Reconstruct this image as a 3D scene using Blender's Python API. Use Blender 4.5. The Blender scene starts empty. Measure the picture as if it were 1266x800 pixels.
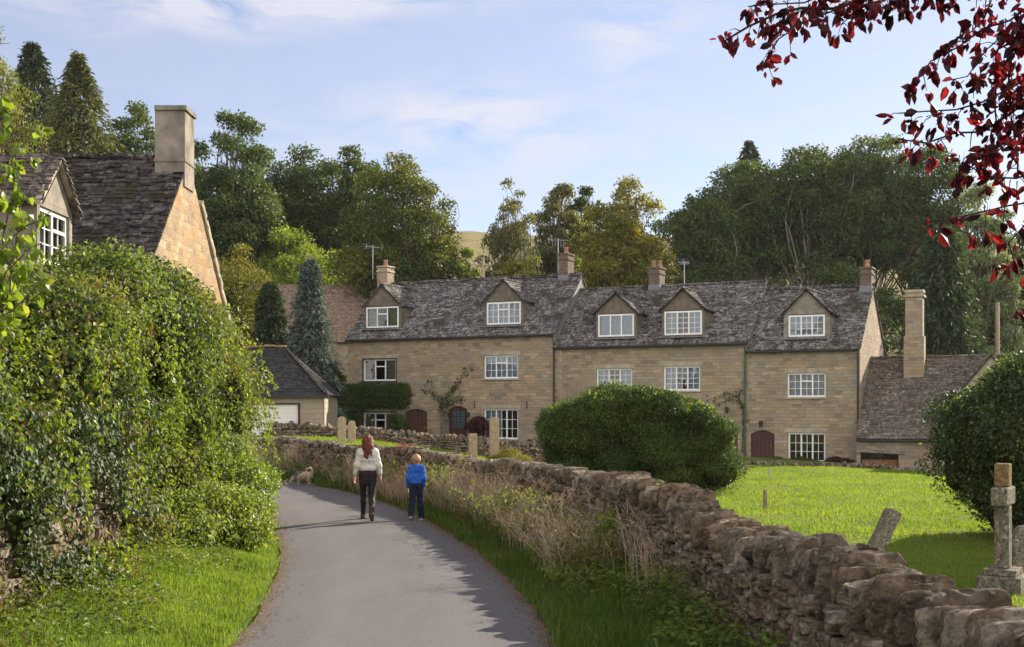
import bpy, math, random
import numpy as np
from mathutils import Vector, Matrix

scene = bpy.context.scene
COL = scene.collection
R = math.radians
rng = np.random.default_rng(7)
random.seed(7)

# ------------------------------------------------------------------ camera, sky, sun, exposure
F, CX, HY, EYE = 1500.0, 633.0, 505.0, 2.2
cam_d = bpy.data.cameras.new('camera'); cam = bpy.data.objects.new('camera', cam_d); COL.objects.link(cam)
cam.location = (0, 0, EYE); cam.rotation_euler = (R(90), 0, 0)
cam_d.sensor_width = 36; cam_d.lens = 36 * F / 1266; cam_d.shift_y = 105 / 1266
cam_d.clip_start = 0.1; cam_d.clip_end = 3000
scene.camera = cam

SUN_AZ, SUN_EL = 47.0, 25.0            # azimuth clockwise from the view direction
w = bpy.data.worlds.new('World'); scene.world = w; w.use_nodes = True
nt = w.node_tree; nt.nodes.clear()
def wn(t, **k):
    n = nt.nodes.new(t)
    for a, b in k.items(): setattr(n, a, b)
    return n
def wmath(op, a, b=None, c=None):
    n = wn('ShaderNodeMath', operation=op)
    for i, v in enumerate((a, b, c)):
        if v is None: continue
        if isinstance(v, (int, float)): n.inputs[i].default_value = v
        else: nt.links.new(v, n.inputs[i])
    return n.outputs[0]
sky = wn('ShaderNodeTexSky', sky_type='NISHITA', sun_disc=False)
sky.sun_elevation = R(SUN_EL); sky.sun_rotation = R(SUN_AZ)
sky.air_density = 1.0; sky.dust_density = 0.35; sky.ozone_density = 3.0; sky.altitude = 100
tc = wn('ShaderNodeTexCoord'); sep = wn('ShaderNodeSeparateXYZ'); nt.links.new(tc.outputs['Generated'], sep.inputs[0])
az = wmath('ARCTAN2', sep.outputs[0], sep.outputs[1]); el = wmath('ARCSINE', sep.outputs[2])
comb = wn('ShaderNodeCombineXYZ')
nt.links.new(wmath('MULTIPLY', az, 5.0), comb.inputs[0]); nt.links.new(wmath('MULTIPLY', el, 17.0), comb.inputs[1])
noi = wn('ShaderNodeTexNoise'); noi.inputs['Scale'].default_value = 2.3; noi.inputs['Detail'].default_value = 8
noi.inputs['Roughness'].default_value = 0.58; noi.inputs['Distortion'].default_value = 0.6
nt.links.new(comb.outputs[0], noi.inputs['Vector'])
nz = wmath('MULTIPLY', wmath('SUBTRACT', noi.outputs['Fac'], 0.40), 4.2)
# thin cirrus: (azimuth, elevation, half width, half height, tilt, strength)
total = None
for (a0, e0, wa, we, tilt, s) in [(-.215, .328, .14, .028, .10, 1.15), (-.05, .352, .14, .025, .10, .9), (-.035, .238, .07, .022, .0, .7),
                                  (.10, .30, .05, .045, .5, .42), (.02, .20, .35, .05, 0, .30), (.25, .31, .12, .03, .1, .3),
                                  (-.9, .5, .4, .09, .1, .8), (1.5, .45, .6, .1, -.1, .7)]:
    da = wmath('SUBTRACT', az, a0); de = wmath('SUBTRACT', wmath('SUBTRACT', el, e0), wmath('MULTIPLY', da, tilt))
    q = wmath('ADD', wmath('POWER', wmath('ABSOLUTE', wmath('DIVIDE', da, wa)), 2.0), wmath('POWER', wmath('ABSOLUTE', wmath('DIVIDE', de, we)), 2.0))
    m = wmath('MULTIPLY', wmath('POWER', 2.718, wmath('MULTIPLY', q, -1.0)), s)
    total = m if total is None else wmath('ADD', total, m)
cl = wmath('ADD', wmath('MULTIPLY', total, nz), 0.33)   # the last term is a thin even veil of high haze
clc = wn('ShaderNodeClamp'); nt.links.new(cl, clc.inputs[0]); clc.inputs['Max'].default_value = .85
hs = wn('ShaderNodeMix', data_type='RGBA', blend_type='MULTIPLY'); hs.inputs[0].default_value = 1.0
nt.links.new(sky.outputs[0], hs.inputs[6]); hs.inputs[7].default_value = (0.92, 0.83, 0.86, 1)
mx = wn('ShaderNodeMix', data_type='RGBA'); nt.links.new(clc.outputs[0], mx.inputs[0])
nt.links.new(hs.outputs[2], mx.inputs[6]); mx.inputs[7].default_value = (4.5, 4.45, 4.9, 1)
# unseen bright cloud bank added behind the camera to lift the shaded fronts
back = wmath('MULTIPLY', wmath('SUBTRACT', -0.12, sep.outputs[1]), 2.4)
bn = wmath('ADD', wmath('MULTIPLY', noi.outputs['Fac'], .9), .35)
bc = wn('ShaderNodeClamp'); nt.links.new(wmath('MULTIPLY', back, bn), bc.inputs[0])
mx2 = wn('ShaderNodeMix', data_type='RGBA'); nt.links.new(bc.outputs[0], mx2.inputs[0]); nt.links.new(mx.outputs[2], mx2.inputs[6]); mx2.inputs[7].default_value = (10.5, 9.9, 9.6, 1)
bg = wn('ShaderNodeBackground'); bg.inputs['Strength'].default_value = 0.083
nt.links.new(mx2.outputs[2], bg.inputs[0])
wo = wn('ShaderNodeOutputWorld'); nt.links.new(bg.outputs[0], wo.inputs[0])

sd = bpy.data.lights.new('sun', 'SUN'); sd.energy = 5.0; sd.angle = R(0.5); sd.color = (1.0, 0.89, 0.73)
so = bpy.data.objects.new('sun', sd); COL.objects.link(so)
S = Vector((math.sin(R(SUN_AZ)) * math.cos(R(SUN_EL)), math.cos(R(SUN_AZ)) * math.cos(R(SUN_EL)), math.sin(R(SUN_EL))))
so.rotation_euler = S.to_track_quat('Z', 'Y').to_euler()
vs = scene.view_settings
scene.display_settings.display_device = 'sRGB'
vs.view_transform = 'Standard'; vs.look = 'None'; vs.exposure = 1.15; vs.gamma = 1; vs.use_curve_mapping = False
cy = scene.cycles
cy.use_denoising = True
cy.max_bounces = 8; cy.diffuse_bounces = 3; cy.glossy_bounces = 3; cy.transmission_bounces = 5; cy.transparent_max_bounces = 12
cy.use_adaptive_sampling = True; cy.adaptive_threshold = 0.01
cy.caustics_reflective = False; cy.caustics_refractive = False
cy.sample_clamp_indirect = 6

# ------------------------------------------------------------------ mesh helpers
def P(px, py, Y):
    return Vector(((px - CX) / F * Y, Y, EYE + (HY - py) / F * Y))

class MB:
    """collects polygons and links them as ONE mesh object"""
    def __init__(s): s.v = []; s.f = []; s.n = 0
    def add(s, V, Fa):
        V = np.asarray(V, dtype=np.float32).reshape(-1, 3)
        if isinstance(Fa, np.ndarray): s.f.append(Fa.astype(np.int32) + s.n)
        else:
            by = {}
            for q in Fa: by.setdefault(len(q), []).append(q)
            for q in by.values(): s.f.append(np.array(q, dtype=np.int32) + s.n)
        s.v.append(V); s.n += len(V); return s
    def box(s, a, b, M=None):
        x0, y0, z0 = a; x1, y1, z1 = b
        V = np.array([(x0,y0,z0),(x1,y0,z0),(x1,y1,z0),(x0,y1,z0),(x0,y0,z1),(x1,y0,z1),(x1,y1,z1),(x0,y1,z1)], dtype=np.float32)
        if M is not None: V = np.array([M @ Vector(p) for p in V])
        return s.add(V, np.array([(0,3,2,1),(4,5,6,7),(0,1,5,4),(1,2,6,5),(2,3,7,6),(3,0,4,7)]))
    def poly(s, pts): return s.add(pts, [tuple(range(len(pts)))])
    def prism(s, pts, d):
        """polygon extruded by vector d"""
        n = len(pts); a = [Vector(p) for p in pts]; d = Vector(d)
        V = [tuple(p) for p in a] + [tuple(p + d) for p in a]
        fs = [tuple(range(n))[::-1], tuple(range(n, 2*n))] + [(i, (i+1) % n, n + (i+1) % n, n + i) for i in range(n)]
        return s.add(V, fs)
    def tube(s, pts, rad, sides=6, cap=True):
        pts = [Vector(p) for p in pts]; n = len(pts)
        if not hasattr(rad, '__len__'): rad = [rad] * n
        V = []; up = Vector((0.13, 0.31, 1)).normalized()
        for i, p in enumerate(pts):
            d = (pts[min(i+1, n-1)] - pts[max(i-1, 0)])
            if d.length < 1e-9: d = Vector((0, 0, 1))
            d.normalize()
            a = d.cross(up)
            if a.length < 1e-3: a = d.cross(Vector((1, 0, 0)))
            a.normalize(); b = d.cross(a)
            for k in range(sides):
                t = 2 * math.pi * k / sides
                V.append(p + (a * math.cos(t) + b * math.sin(t)) * rad[i])
        fs = []
        for i in range(n-1):
            for k in range(sides):
                k2 = (k+1) % sides
                fs.append((i*sides+k, i*sides+k2, (i+1)*sides+k2, (i+1)*sides+k))
        if cap: fs += [tuple(range(sides))[::-1], tuple(range((n-1)*sides, n*sides))]
        return s.add([tuple(v) for v in V], fs)
    def build(s, name, mat, parent=None, smooth=False):
        me = bpy.data.meshes.new(name)
        V = np.concatenate(s.v) if s.v else np.zeros((0, 3), np.float32)
        tot = np.concatenate([np.full(len(f), f.shape[1], np.int32) for f in s.f])
        idx = np.concatenate([f.ravel() for f in s.f]).astype(np.int32)
        st = np.zeros(len(tot), np.int32); st[1:] = np.cumsum(tot)[:-1]
        me.vertices.add(len(V)); me.vertices.foreach_set('co', V.ravel())
        me.loops.add(len(idx)); me.loops.foreach_set('vertex_index', idx)
        me.polygons.add(len(tot)); me.polygons.foreach_set('loop_start', st); me.polygons.foreach_set('loop_total', tot)
        me.polygons.foreach_set('use_smooth', np.full(len(tot), bool(smooth)))
        me.update(calc_edges=True)
        if mat is not None: me.materials.append(mat)
        o = bpy.data.objects.new(name, me); COL.objects.link(o)
        if parent is not None: o.parent = parent
        return o

def tag(o, label=None, cat=None, group=None, kind=None):
    if label: o['label'] = label
    if cat: o['category'] = cat
    if group: o['group'] = group
    if kind: o['kind'] = kind
    return o
def empty(name, loc=(0, 0, 0), rz=0, parent=None):
    o = bpy.data.objects.new(name, None); COL.objects.link(o)
    o.location = loc; o.rotation_euler = (0, 0, rz); o.empty_display_size = .2
    if parent is not None: o.parent = parent
    return o
def thing(name, label, cat, loc=(0, 0, 0), rz=0, group=None):
    return tag(empty(name, loc, rz), label, cat, group)

# ------------------------------------------------------------------ materials
class NT:
    def __init__(s, name):
        s.m = bpy.data.materials.new(name); s.m.use_nodes = True; s.t = s.m.node_tree; s.t.nodes.clear()
        s.out = s.t.nodes.new('ShaderNodeOutputMaterial')
    def n(s, t, ins=None, **k):
        n = s.t.nodes.new(t)
        for a, b in k.items(): setattr(n, a, b)
        for a, b in (ins or {}).items():
            if isinstance(b, bpy.types.NodeSocket): s.t.links.new(b, n.inputs[a])
            else: n.inputs[a].default_value = b
        return n
    def noise(s, scale, vec=None, detail=4, rough=.55, dist=0):
        i = {'Scale': scale, 'Detail': detail, 'Roughness': rough, 'Distortion': dist}
        if vec is not None: i['Vector'] = vec
        return s.n('ShaderNodeTexNoise', i).outputs['Fac']
    def ramp(s, fac, stops, interp='LINEAR'):
        r = s.n('ShaderNodeValToRGB', {'Fac': fac}); cr = r.color_ramp; cr.interpolation = interp
        while len(cr.elements) < len(stops): cr.elements.new(.5)
        for e, (p, c) in zip(cr.elements, stops):
            e.position = p; e.color = (c[0], c[1], c[2], 1) if hasattr(c, '__len__') else (c, c, c, 1)
        return r.outputs['Color']
    def mix(s, fac, a, b, mode='MIX'):
        m = s.n('ShaderNodeMix', data_type='RGBA', blend_type=mode)
        for nm, v in ((0, fac), (6, a), (7, b)):
            if isinstance(v, bpy.types.NodeSocket): s.t.links.new(v, m.inputs[nm])
            elif hasattr(v, '__len__'): m.inputs[nm].default_value = (*v[:3], 1)
            else: m.inputs[nm].default_value = v
        return m.outputs[2]
    def math(s, op, a, b=0.0, c=0.0, clamp=False):
        n = s.n('ShaderNodeMath', operation=op, use_clamp=clamp)
        for i, v in enumerate((a, b, c)):
            if isinstance(v, bpy.types.NodeSocket): s.t.links.new(v, n.inputs[i])
            else: n.inputs[i].default_value = v
        return n.outputs[0]
    def objco(s): return s.n('ShaderNodeTexCoord').outputs['Object']
    def island(s): return s.n('ShaderNodeNewGeometry').outputs['Random Per Island']
    def bump(s, h, strength=.4, dist=.02):
        return s.n('ShaderNodeBump', {'Height': h, 'Strength': strength, 'Distance': dist}).outputs['Normal']
    def pbr(s, col, rough=.8, normal=None, spec=.3, metal=0.0):
        i = {'Roughness': rough, 'Specular IOR Level': spec, 'Metallic': metal}
        i['Base Color'] = col if isinstance(col, bpy.types.NodeSocket) else (*col[:3], 1)
        if normal is not None: i['Normal'] = normal
        return s.n('ShaderNodeBsdfPrincipled', i).outputs[0]
    def done(s, sh): s.t.links.new(sh, s.out.inputs[0]); return s.m

def m_plain(name, col, rough=.6, spec=.4, var=.12, scale=6, metal=0.0, bump=.15):
    t = NT(name); o = t.objco(); n = t.noise(scale, o, 5)
    c = t.mix(t.ramp(n, [(.3, 0), (.7, 1)]), [x * (1 - var * 1.6) for x in col], [min(1, x * (1 + var)) for x in col])
    return t.done(t.pbr(c, rough, t.bump(t.noise(scale * 9, o, 3), bump, .004), spec, metal))

def m_leaf(name, cols, trans=.4, rough=.5, spec=.3, patch=1.2, tcol=1.0, patchcol=None, amp=(.72, 1.0)):
    """leaf colours picked per leaf and by larger patches of the plant; part of the light passes through"""
    t = NT(name); k = len(cols)
    o = t.objco()
    f = t.math('ADD', t.math('MULTIPLY', t.island(), amp[0]), t.math('MULTIPLY', t.math('SUBTRACT', t.noise(patch, o, 4), .40), amp[1]), clamp=True)
    c = t.ramp(f, [(i / (k - 1) if k > 1 else 0, x) for i, x in enumerate(cols)])
    if patchcol is not None:
        c = t.mix(t.ramp(t.noise(patch * .55, t.n('ShaderNodeVectorMath', {0: o, 1: (31, 7, 3)}).outputs[0], 4), [(.53, 0), (.66, .75)]), c, patchcol)
    p = t.pbr(c, rough, None, spec)
    tl = t.n('ShaderNodeBsdfTranslucent', {'Color': t.mix(1.0, c, (1.25 * tcol, 1.25 * tcol, .55 * tcol), 'MULTIPLY')}).outputs[0]
    m = t.n('ShaderNodeMixShader', {0: trans, 1: p, 2: tl}).outputs[0]
    return t.done(m)

def m_masonry(name, tones, bw=.40, bh=.145, mortar=(.27, .225, .165), stain=.55, bumpd=.02, seed=0.0, ms=.008, warp=.075):
    t = NT(name); o = t.objco(); sp = t.n('ShaderNodeSeparateXYZ', {0: o})
    u = t.math('ADD', sp.outputs[0], sp.outputs[1]); z = sp.outputs[2]
    zz = t.math('ADD', z, t.math('MULTIPLY', t.noise(1.3, t.n('ShaderNodeCombineXYZ', {2: z, 0: seed}).outputs[0], 2), .35))
    uv = t.n('ShaderNodeCombineXYZ', {0: u, 1: zz}).outputs[0]
    wob = t.n('ShaderNodeTexNoise', {'Vector': o, 'Scale': 5.0, 'Detail': 2}).outputs['Color']
    uv = t.n('ShaderNodeVectorMath', {0: uv, 1: t.n('ShaderNodeVectorMath', {0: wob, 3: warp}, operation='SCALE').outputs[0]}, operation='ADD').outputs[0]
    b = t.n('ShaderNodeTexBrick', {'Vector': uv, 'Color1': (0, 0, 0, 1), 'Color2': (1, 1, 1, 1), 'Mortar': (.5, .5, .5, 1), 'Scale': 1.0,
                                   'Mortar Size': ms, 'Mortar Smooth': .4, 'Bias': 0.0, 'Brick Width': bw, 'Row Height': bh}, offset=.46, squash=.8, squash_frequency=3)
    k = len(tones)
    col = t.ramp(b.outputs['Color'], [(i / (k - 1), c) for i, c in enumerate(tones)])
    col = t.mix(t.ramp(t.noise(9, o, 6, .65), [(.3, .0), (.75, .5)]), col, (.42, .35, .25), 'MULTIPLY')
    col = t.mix(t.ramp(t.noise(.8, o, 5, .6), [(.40, 0), (.66, stain)]), col, (.20, .18, .16))
    col = t.mix(t.ramp(t.noise(2.2, t.n('ShaderNodeVectorMath', {0: o, 1: (1, 1, 3.2)}, operation='MULTIPLY').outputs[0], 6, .7), [(.50, 0), (.68, stain)]), col, (.24, .205, .17))
    col = t.mix(t.ramp(t.noise(2.6, o, 5, .7), [(.55, 0), (.72, .4)]), col, (.42, .31, .17))
    col = t.mix(t.ramp(t.noise(.45, o, 3), [(.35, 0), (.65, .45)]), col, t.mix(1.0, col, (1.08, .95, .76), 'MULTIPLY'))
    col = t.mix(t.math('MULTIPLY', b.outputs['Fac'], .6), col, mortar)
    h = t.math('ADD', t.math('MULTIPLY', b.outputs['Fac'], -1.0), t.math('MULTIPLY', t.noise(14, o, 5, .7), .9))
    h = t.math('ADD', h, t.math('MULTIPLY', b.outputs['Color'], .5))
    return t.done(t.pbr(col, .92, t.bump(h, .8, bumpd), .2))

def m_stone(name, tones, lichen=(.50, .47, .40), lic=.5, scale=1.0, moss=None):
    """individual stones: tone per stone, weathering with painted-in crevice shade, pale lichen"""
    t = NT(name); o = t.objco(); k = len(tones)
    col = t.ramp(t.island(), [(i / (k - 1), c) for i, c in enumerate(tones)])
    col = t.mix(t.ramp(t.noise(11 * scale, o, 8, .68), [(.40, 0), (.62, .92 if tones[0][0] < .4 else .45)]), col, [c * .33 for c in tones[0]])  # dark noise painted in like the shade of crevices
    col = t.mix(t.ramp(t.noise(8 * scale, o, 7, .75, .5), [(.54, 0), (.62, lic)]), col, lichen)
    if moss is not None:
        col = t.mix(t.ramp(t.noise(1.1, o, 6, .62), [(.54, 0), (.63, .85)]), col, moss)
    h = t.math('ADD', t.noise(30 * scale, o, 8, .7), t.math('MULTIPLY', t.noise(7 * scale, o, 4), 1.6))
    return t.done(t.pbr(col, .95, t.bump(h, .9, .05 / scale), .15))

M = {}
M['masonry'] = m_masonry('cotswold_rubble', [(.21,.18,.145), (.36,.29,.205), (.44,.345,.235), (.28,.25,.21), (.48,.405,.31), (.42,.305,.185), (.32,.28,.235)])
M['masonry_ochre'] = m_masonry('ochre_ashlar', [(.34,.20,.09), (.54,.33,.13), (.40,.31,.20), (.27,.18,.10), (.56,.42,.25), (.46,.25,.08), (.34,.28,.20)], bw=.31, bh=.165, stain=.5, seed=4.0, ms=.014, bumpd=.05, warp=.15, mortar=(.44,.36,.25))
M['masonry_pale'] = m_masonry('pale_block', [(.34,.31,.26), (.40,.36,.30), (.37,.33,.27)], bw=.44, bh=.22, stain=.2, seed=8.0)
M['brick'] = m_masonry('dark_brick', [(.10,.07,.055), (.15,.10,.078), (.085,.065,.058), (.20,.15,.12)], bw=.22, bh=.075, mortar=(.22,.20,.17), stain=.3, bumpd=.008)
M['dressed'] = m_plain('dressed_stone', (.38,.33,.25), .9, .15, .2, 3, bump=.5)
M['render_grey'] = m_plain('grey_render', (.25,.22,.18), .95, .1, .3, 2.5, bump=.5)
M['dormer_face'] = m_plain('dormer_board', (.17,.14,.11), .9, .15, .25, 4, bump=.4)
M['tiles'] = m_stone('stone_tiles', [(.070,.063,.064), (.16,.145,.14), (.27,.25,.235), (.12,.102,.095), (.40,.375,.35), (.095,.08,.072)], (.50,.48,.45), .75, .9, (.055,.05,.034))
M['tiles_dark'] = m_stone('dark_stone_tiles', [(.045,.038,.038), (.10,.085,.078), (.16,.14,.125), (.07,.055,.048), (.24,.215,.20)], (.40,.39,.37), .35, .7, (.05,.05,.025))
M['tiles_brown'] = m_stone('brown_stone_tiles', [(.15,.12,.10), (.26,.215,.18), (.12,.10,.085), (.36,.31,.265)], (.42,.37,.31), .5, .9)
M['tiles_clay'] = m_stone('old_clay_tiles', [(.27,.18,.13), (.38,.27,.20), (.31,.22,.17), (.44,.33,.26)], (.40,.33,.28), .4, .9)
M['slate'] = m_stone('blue_slate', [(.055,.052,.058), (.08,.078,.082), (.10,.092,.09), (.066,.06,.064)], (.17,.16,.15), .3, .9)
M['drystone'] = m_stone('dry_stone', [(.16,.115,.075), (.29,.215,.14), (.39,.30,.20), (.22,.15,.09), (.52,.44,.34), (.13,.10,.075)], (.46,.42,.35), .5, .8)
M['coping'] = m_stone('coping_stone', [(.16,.12,.085), (.31,.24,.17), (.24,.18,.12), (.45,.38,.30), (.19,.15,.115), (.35,.25,.155)], (.50,.46,.38), .5, .7)
M['core'] = m_plain('wall_core', (.08,.06,.045), 1, .05, .2, 6)
M['gravestone'] = m_stone('grave_limestone', [(.50,.37,.25), (.55,.42,.29)], (.50,.45,.36), .3, .8)
M['gravestone_dark'] = m_stone('grave_weathered', [(.20,.175,.13), (.27,.235,.17)], (.55,.53,.48), .6, 2.2)
M['gravestone_rust'] = m_stone('grave_lichen', [(.24,.17,.09), (.30,.20,.10)], (.46,.26,.08), .7, 2.2)
M['white'] = m_plain('white_paint', (.78,.79,.80), .4, .4, .04, 3, bump=.03)
M['cream'] = m_plain('cream_paint', (.70,.70,.62), .5, .4, .06, 3, bump=.03)
M['darkframe'] = m_plain('dark_surround', (.035,.033,.035), .5, .4, .1, 5)
M['maroon'] = m_plain('maroon_door', (.065,.022,.022), .45, .4, .2, 5)
M['brown_door'] = m_plain('brown_door', (.075,.040,.028), .6, .3, .25, 5)
M['redwood'] = m_plain('weathered_red_boards', (.20,.095,.055), .8, .2, .3, 7)
M['gutter'] = m_plain('black_gutter', (.03,.03,.032), .45, .4, .1, 5)
M['green_pipe'] = m_plain('green_pipe', (.045,.10,.065), .5, .4, .15, 5)
M['lead'] = m_plain('lead_flashing', (.16,.17,.19), .5, .4, .12, 5)
M['metal'] = m_plain('aerial_metal', (.45,.46,.48), .35, .5, .1, 5, metal=.7)
M['curtain'] = m_plain('net_curtain', (.36,.46,.62), .9, .1, .1, 9)
M['curtain_dim'] = m_plain('green_curtain', (.30,.30,.20), .9, .1, .3, 9)
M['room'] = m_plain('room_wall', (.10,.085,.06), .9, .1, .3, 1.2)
M['door_white'] = m_plain('roller_door_white', (.78,.76,.73), .45, .4, .04, 3)
M['pole_wood'] = m_plain('pole_wood', (.28,.22,.15), .85, .15, .2, 8)
M['bark'] = m_plain('bark', (.10,.078,.055), .95, .1, .3, 12, bump=.8)
M['bark_pale'] = m_plain('pale_bark', (.24,.215,.18), .9, .1, .35, 6, bump=.6)
M['bark_red'] = m_plain('plum_bark', (.045,.028,.024), .9, .15, .3, 12, bump=.6)
M['pot'] = m_plain('chimney_pot', (.36,.20,.12), .85, .15, .2, 6)
M['brass'] = m_plain('letterbox_brass', (.40,.30,.12), .4, .5, .1, 6, metal=.6)
t = NT('window_glass')
fr = t.n('ShaderNodeFresnel', {'IOR': 1.6})
gl = t.n('ShaderNodeBsdfGlossy', {'Color': (1, 1, 1, 1), 'Roughness': .02, 'Normal': t.bump(t.noise(2.5, t.objco(), 1), .25, .02)})
tr = t.n('ShaderNodeBsdfTransparent', {'Color': (.82, .86, .85, 1)})
M['glass'] = t.done(t.n('ShaderNodeMixShader', {0: t.math('ADD', fr.outputs[0], .03), 1: tr.outputs[0], 2: gl.outputs[0]}).outputs[0])

# foliage
def g(*c): return [tuple(x) for x in c]
M['lf_hedge'] = m_leaf('mixed_hedge_leaf', g((.035,.055,.012), (.075,.12,.018), (.12,.17,.025), (.19,.23,.04), (.22,.22,.05)), .48, .5, .3, .85, 1.1, (.15,.085,.035), amp=(.5, 2.0))
M['lf_ivy'] = m_leaf('ivy_leaf', g((.016,.032,.012), (.03,.055,.016), (.06,.085,.025), (.09,.11,.04)), .25, .52, .25, 1.5)
M['lf_flower'] = m_leaf('ivy_flower_heads', g((.16,.19,.07), (.26,.28,.12), (.20,.21,.09)), .3, .7, .2, 1.5)
M['lf_brown'] = m_leaf('dying_leaf', g((.12,.06,.02), (.22,.11,.035), (.26,.15,.05)), .3, .6, .2, 2)
M['lf_bright'] = m_leaf('bright_leaf', g((.10,.16,.02), (.16,.23,.03), (.24,.30,.05), (.33,.33,.06)), .5, .4, .4, 1.5, 1.15)
M['lf_yew'] = m_leaf('yew_needles', g((.018,.040,.010), (.04,.075,.015), (.075,.125,.022), (.11,.16,.03)), .3, .5, .25, .8)
M['lf_holly'] = m_leaf('holly_leaf', g((.012,.030,.010), (.025,.05,.014), (.05,.085,.022), (.10,.14,.03)), .25, .48, .35, 1.2)
M['lf_dark'] = m_leaf('dark_tree_leaf', g((.022,.042,.012), (.045,.075,.016), (.08,.115,.022), (.13,.16,.03)), .38, .5, .3, .22, amp=(.6, 1.7))
M['lf_ash'] = m_leaf('ash_leaf', g((.035,.062,.018), (.06,.095,.024), (.10,.14,.035), (.15,.19,.05)), .4, .5, .3, .2, amp=(.6, 1.7))
M['lf_maple'] = m_leaf('turning_maple_leaf', g((.028,.050,.012), (.055,.085,.015), (.12,.14,.022), (.28,.22,.03)), .4, .5, .3, .22, amp=(.6, 1.7))
M['lf_gold'] = m_leaf('golden_leaf', g((.07,.09,.015), (.14,.15,.02), (.26,.22,.035), (.36,.29,.05)), .45, .5, .3, .22, amp=(.6, 1.7))
M['lf_lime'] = m_leaf('lime_leaf', g((.09,.14,.02), (.15,.21,.03), (.24,.30,.045), (.32,.34,.06)), .5, .5, .3, .3, 1.1, amp=(.6, 1.7))
M['lf_birch'] = m_leaf('birch_leaf', g((.06,.085,.03), (.11,.13,.045), (.19,.18,.06), (.15,.12,.05)), .45, .5, .3, .3)
M['lf_willow'] = m_leaf('pale_yellow_leaf', g((.10,.12,.03), (.18,.20,.045), (.28,.28,.07)), .45, .5, .3, .3)
M['lf_silver'] = m_leaf('pale_green_leaf', g((.10,.13,.06), (.18,.22,.11), (.27,.31,.17), (.34,.36,.20)), .4, .5, .3, .3, amp=(.6, 1.7))
M['lf_fir'] = m_leaf('fir_needles', g((.014,.028,.014), (.035,.055,.022), (.065,.085,.03), (.12,.12,.04)), .2, .6, .25, .3)
M['lf_larch'] = m_leaf('larch_needles', g((.04,.055,.02), (.08,.095,.03), (.14,.145,.04), (.20,.18,.05)), .3, .6, .25, .3)
M['lf_blue'] = m_leaf('blue_conifer_needles', g((.04,.065,.06), (.08,.115,.105), (.14,.18,.165), (.19,.23,.20)), .2, .6, .25, .6)
M['lf_cypress'] = m_leaf('cypress_sprays', g((.018,.036,.018), (.035,.062,.028), (.06,.09,.035), (.085,.12,.045)), .25, .55, .25, .35)
M['lf_red'] = m_leaf('purple_plum_leaf', g((.012,.004,.008), (.045,.006,.014), (.13,.010,.022), (.42,.016,.03)), .62, .4, .45, 2.5, 1.0)
M['lf_russet'] = m_leaf('russet_leaf', g((.20,.08,.025), (.32,.13,.04)), .3, .6, .2, 1)
M['lf_redflower'] = m_leaf('red_petals', g((.45,.02,.015), (.6,.05,.03)), .3, .6, .2, 1)
M['lf_purple'] = m_leaf('dark_red_shrub_leaf', g((.05,.015,.02), (.09,.03,.03), (.06,.05,.025)), .3, .6, .2, 1)
M['grass_lit'] = m_leaf('verge_grass', g((.07,.12,.018), (.12,.19,.025), (.18,.25,.035), (.26,.28,.06)), .5, .5, .25, 1.3, 1.15)
M['grass_field'] = m_leaf('meadow_grass', g((.10,.16,.02), (.15,.22,.028), (.21,.27,.035), (.28,.29,.06)), .5, .5, .25, .35, 1.1)
M['grass_rough'] = m_leaf('rough_grass', g((.035,.075,.014), (.065,.12,.02), (.11,.17,.03), (.20,.20,.07)), .4, .5, .25, 1.2)
M['straw'] = m_leaf('dead_stalks', g((.30,.20,.14), (.46,.34,.25), (.56,.44,.33), (.34,.24,.18)), .25, .8, .1, 2, .6)
M['straw'].name = 'dead_stalks'

t = NT('asphalt'); o = t.objco()
sp = t.noise(140, o, 3, .7)
c = t.ramp(sp, [(.35, (.062,.056,.060)), (.5, (.105,.098,.102)), (.68, (.22,.205,.205))])
c = t.mix(t.ramp(t.noise(.9, o, 5, .6), [(.4, 0), (.65, .35)]), c, (.11,.10,.10))
c = t.mix(t.ramp(t.n('ShaderNodeTexVoronoi', {'Vector': o, 'Scale': 62.0}).outputs['Distance'], [(.10, .55), (.22, 0)]), c, (.20,.18,.165))
c = t.mix(t.ramp(t.noise(.35, t.n('ShaderNodeVectorMath', {0: o, 1: (2.6, .7, 1)}, operation='MULTIPLY').outputs[0], 6, .6), [(.45, 0), (.62, .4)]), c, (.155,.147,.147))
crk = t.n('ShaderNodeTexVoronoi', {'Vector': t.n('ShaderNodeVectorMath', {0: o, 1: t.n('ShaderNodeVectorMath', {0: t.n('ShaderNodeTexNoise', {'Vector': o, 'Scale': 1.2}).outputs['Color'], 3: 1.4}, operation='SCALE').outputs[0]}, operation='ADD').outputs[0], 'Scale': .28}, feature='DISTANCE_TO_EDGE').outputs['Distance']
c = t.mix(t.ramp(crk, [(.0, .22), (.004, 0)]), c, (.03,.028,.028))
ac = t.n('ShaderNodeAttribute', attribute_name='across').outputs['Fac']
trk = t.math('MULTIPLY', t.ramp(ac, [(.0, 0), (.18, 0), (.29, 1), (.40, 0), (.60, 0), (.71, 1), (.82, 0), (1, 0)]), t.ramp(t.noise(1.1, o, 4), [(.3, .25), (.7, .8)]))
c = t.mix(t.math('MULTIPLY', trk, .5), c, (.165,.157,.156))
edg = t.ramp(t.math('ADD', t.math('ABSOLUTE', t.math('SUBTRACT', ac, .5)), t.math('MULTIPLY', t.math('SUBTRACT', t.noise(5, o, 5), .5), .10)), [(.43, 0), (.485, .8)])
c = t.mix(edg, c, (.13,.10,.07))
M['asphalt'] = t.done(t.pbr(c, .88, t.bump(t.math('ADD', sp, t.noise(40, o, 4)), .45, .012), .25))

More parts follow.
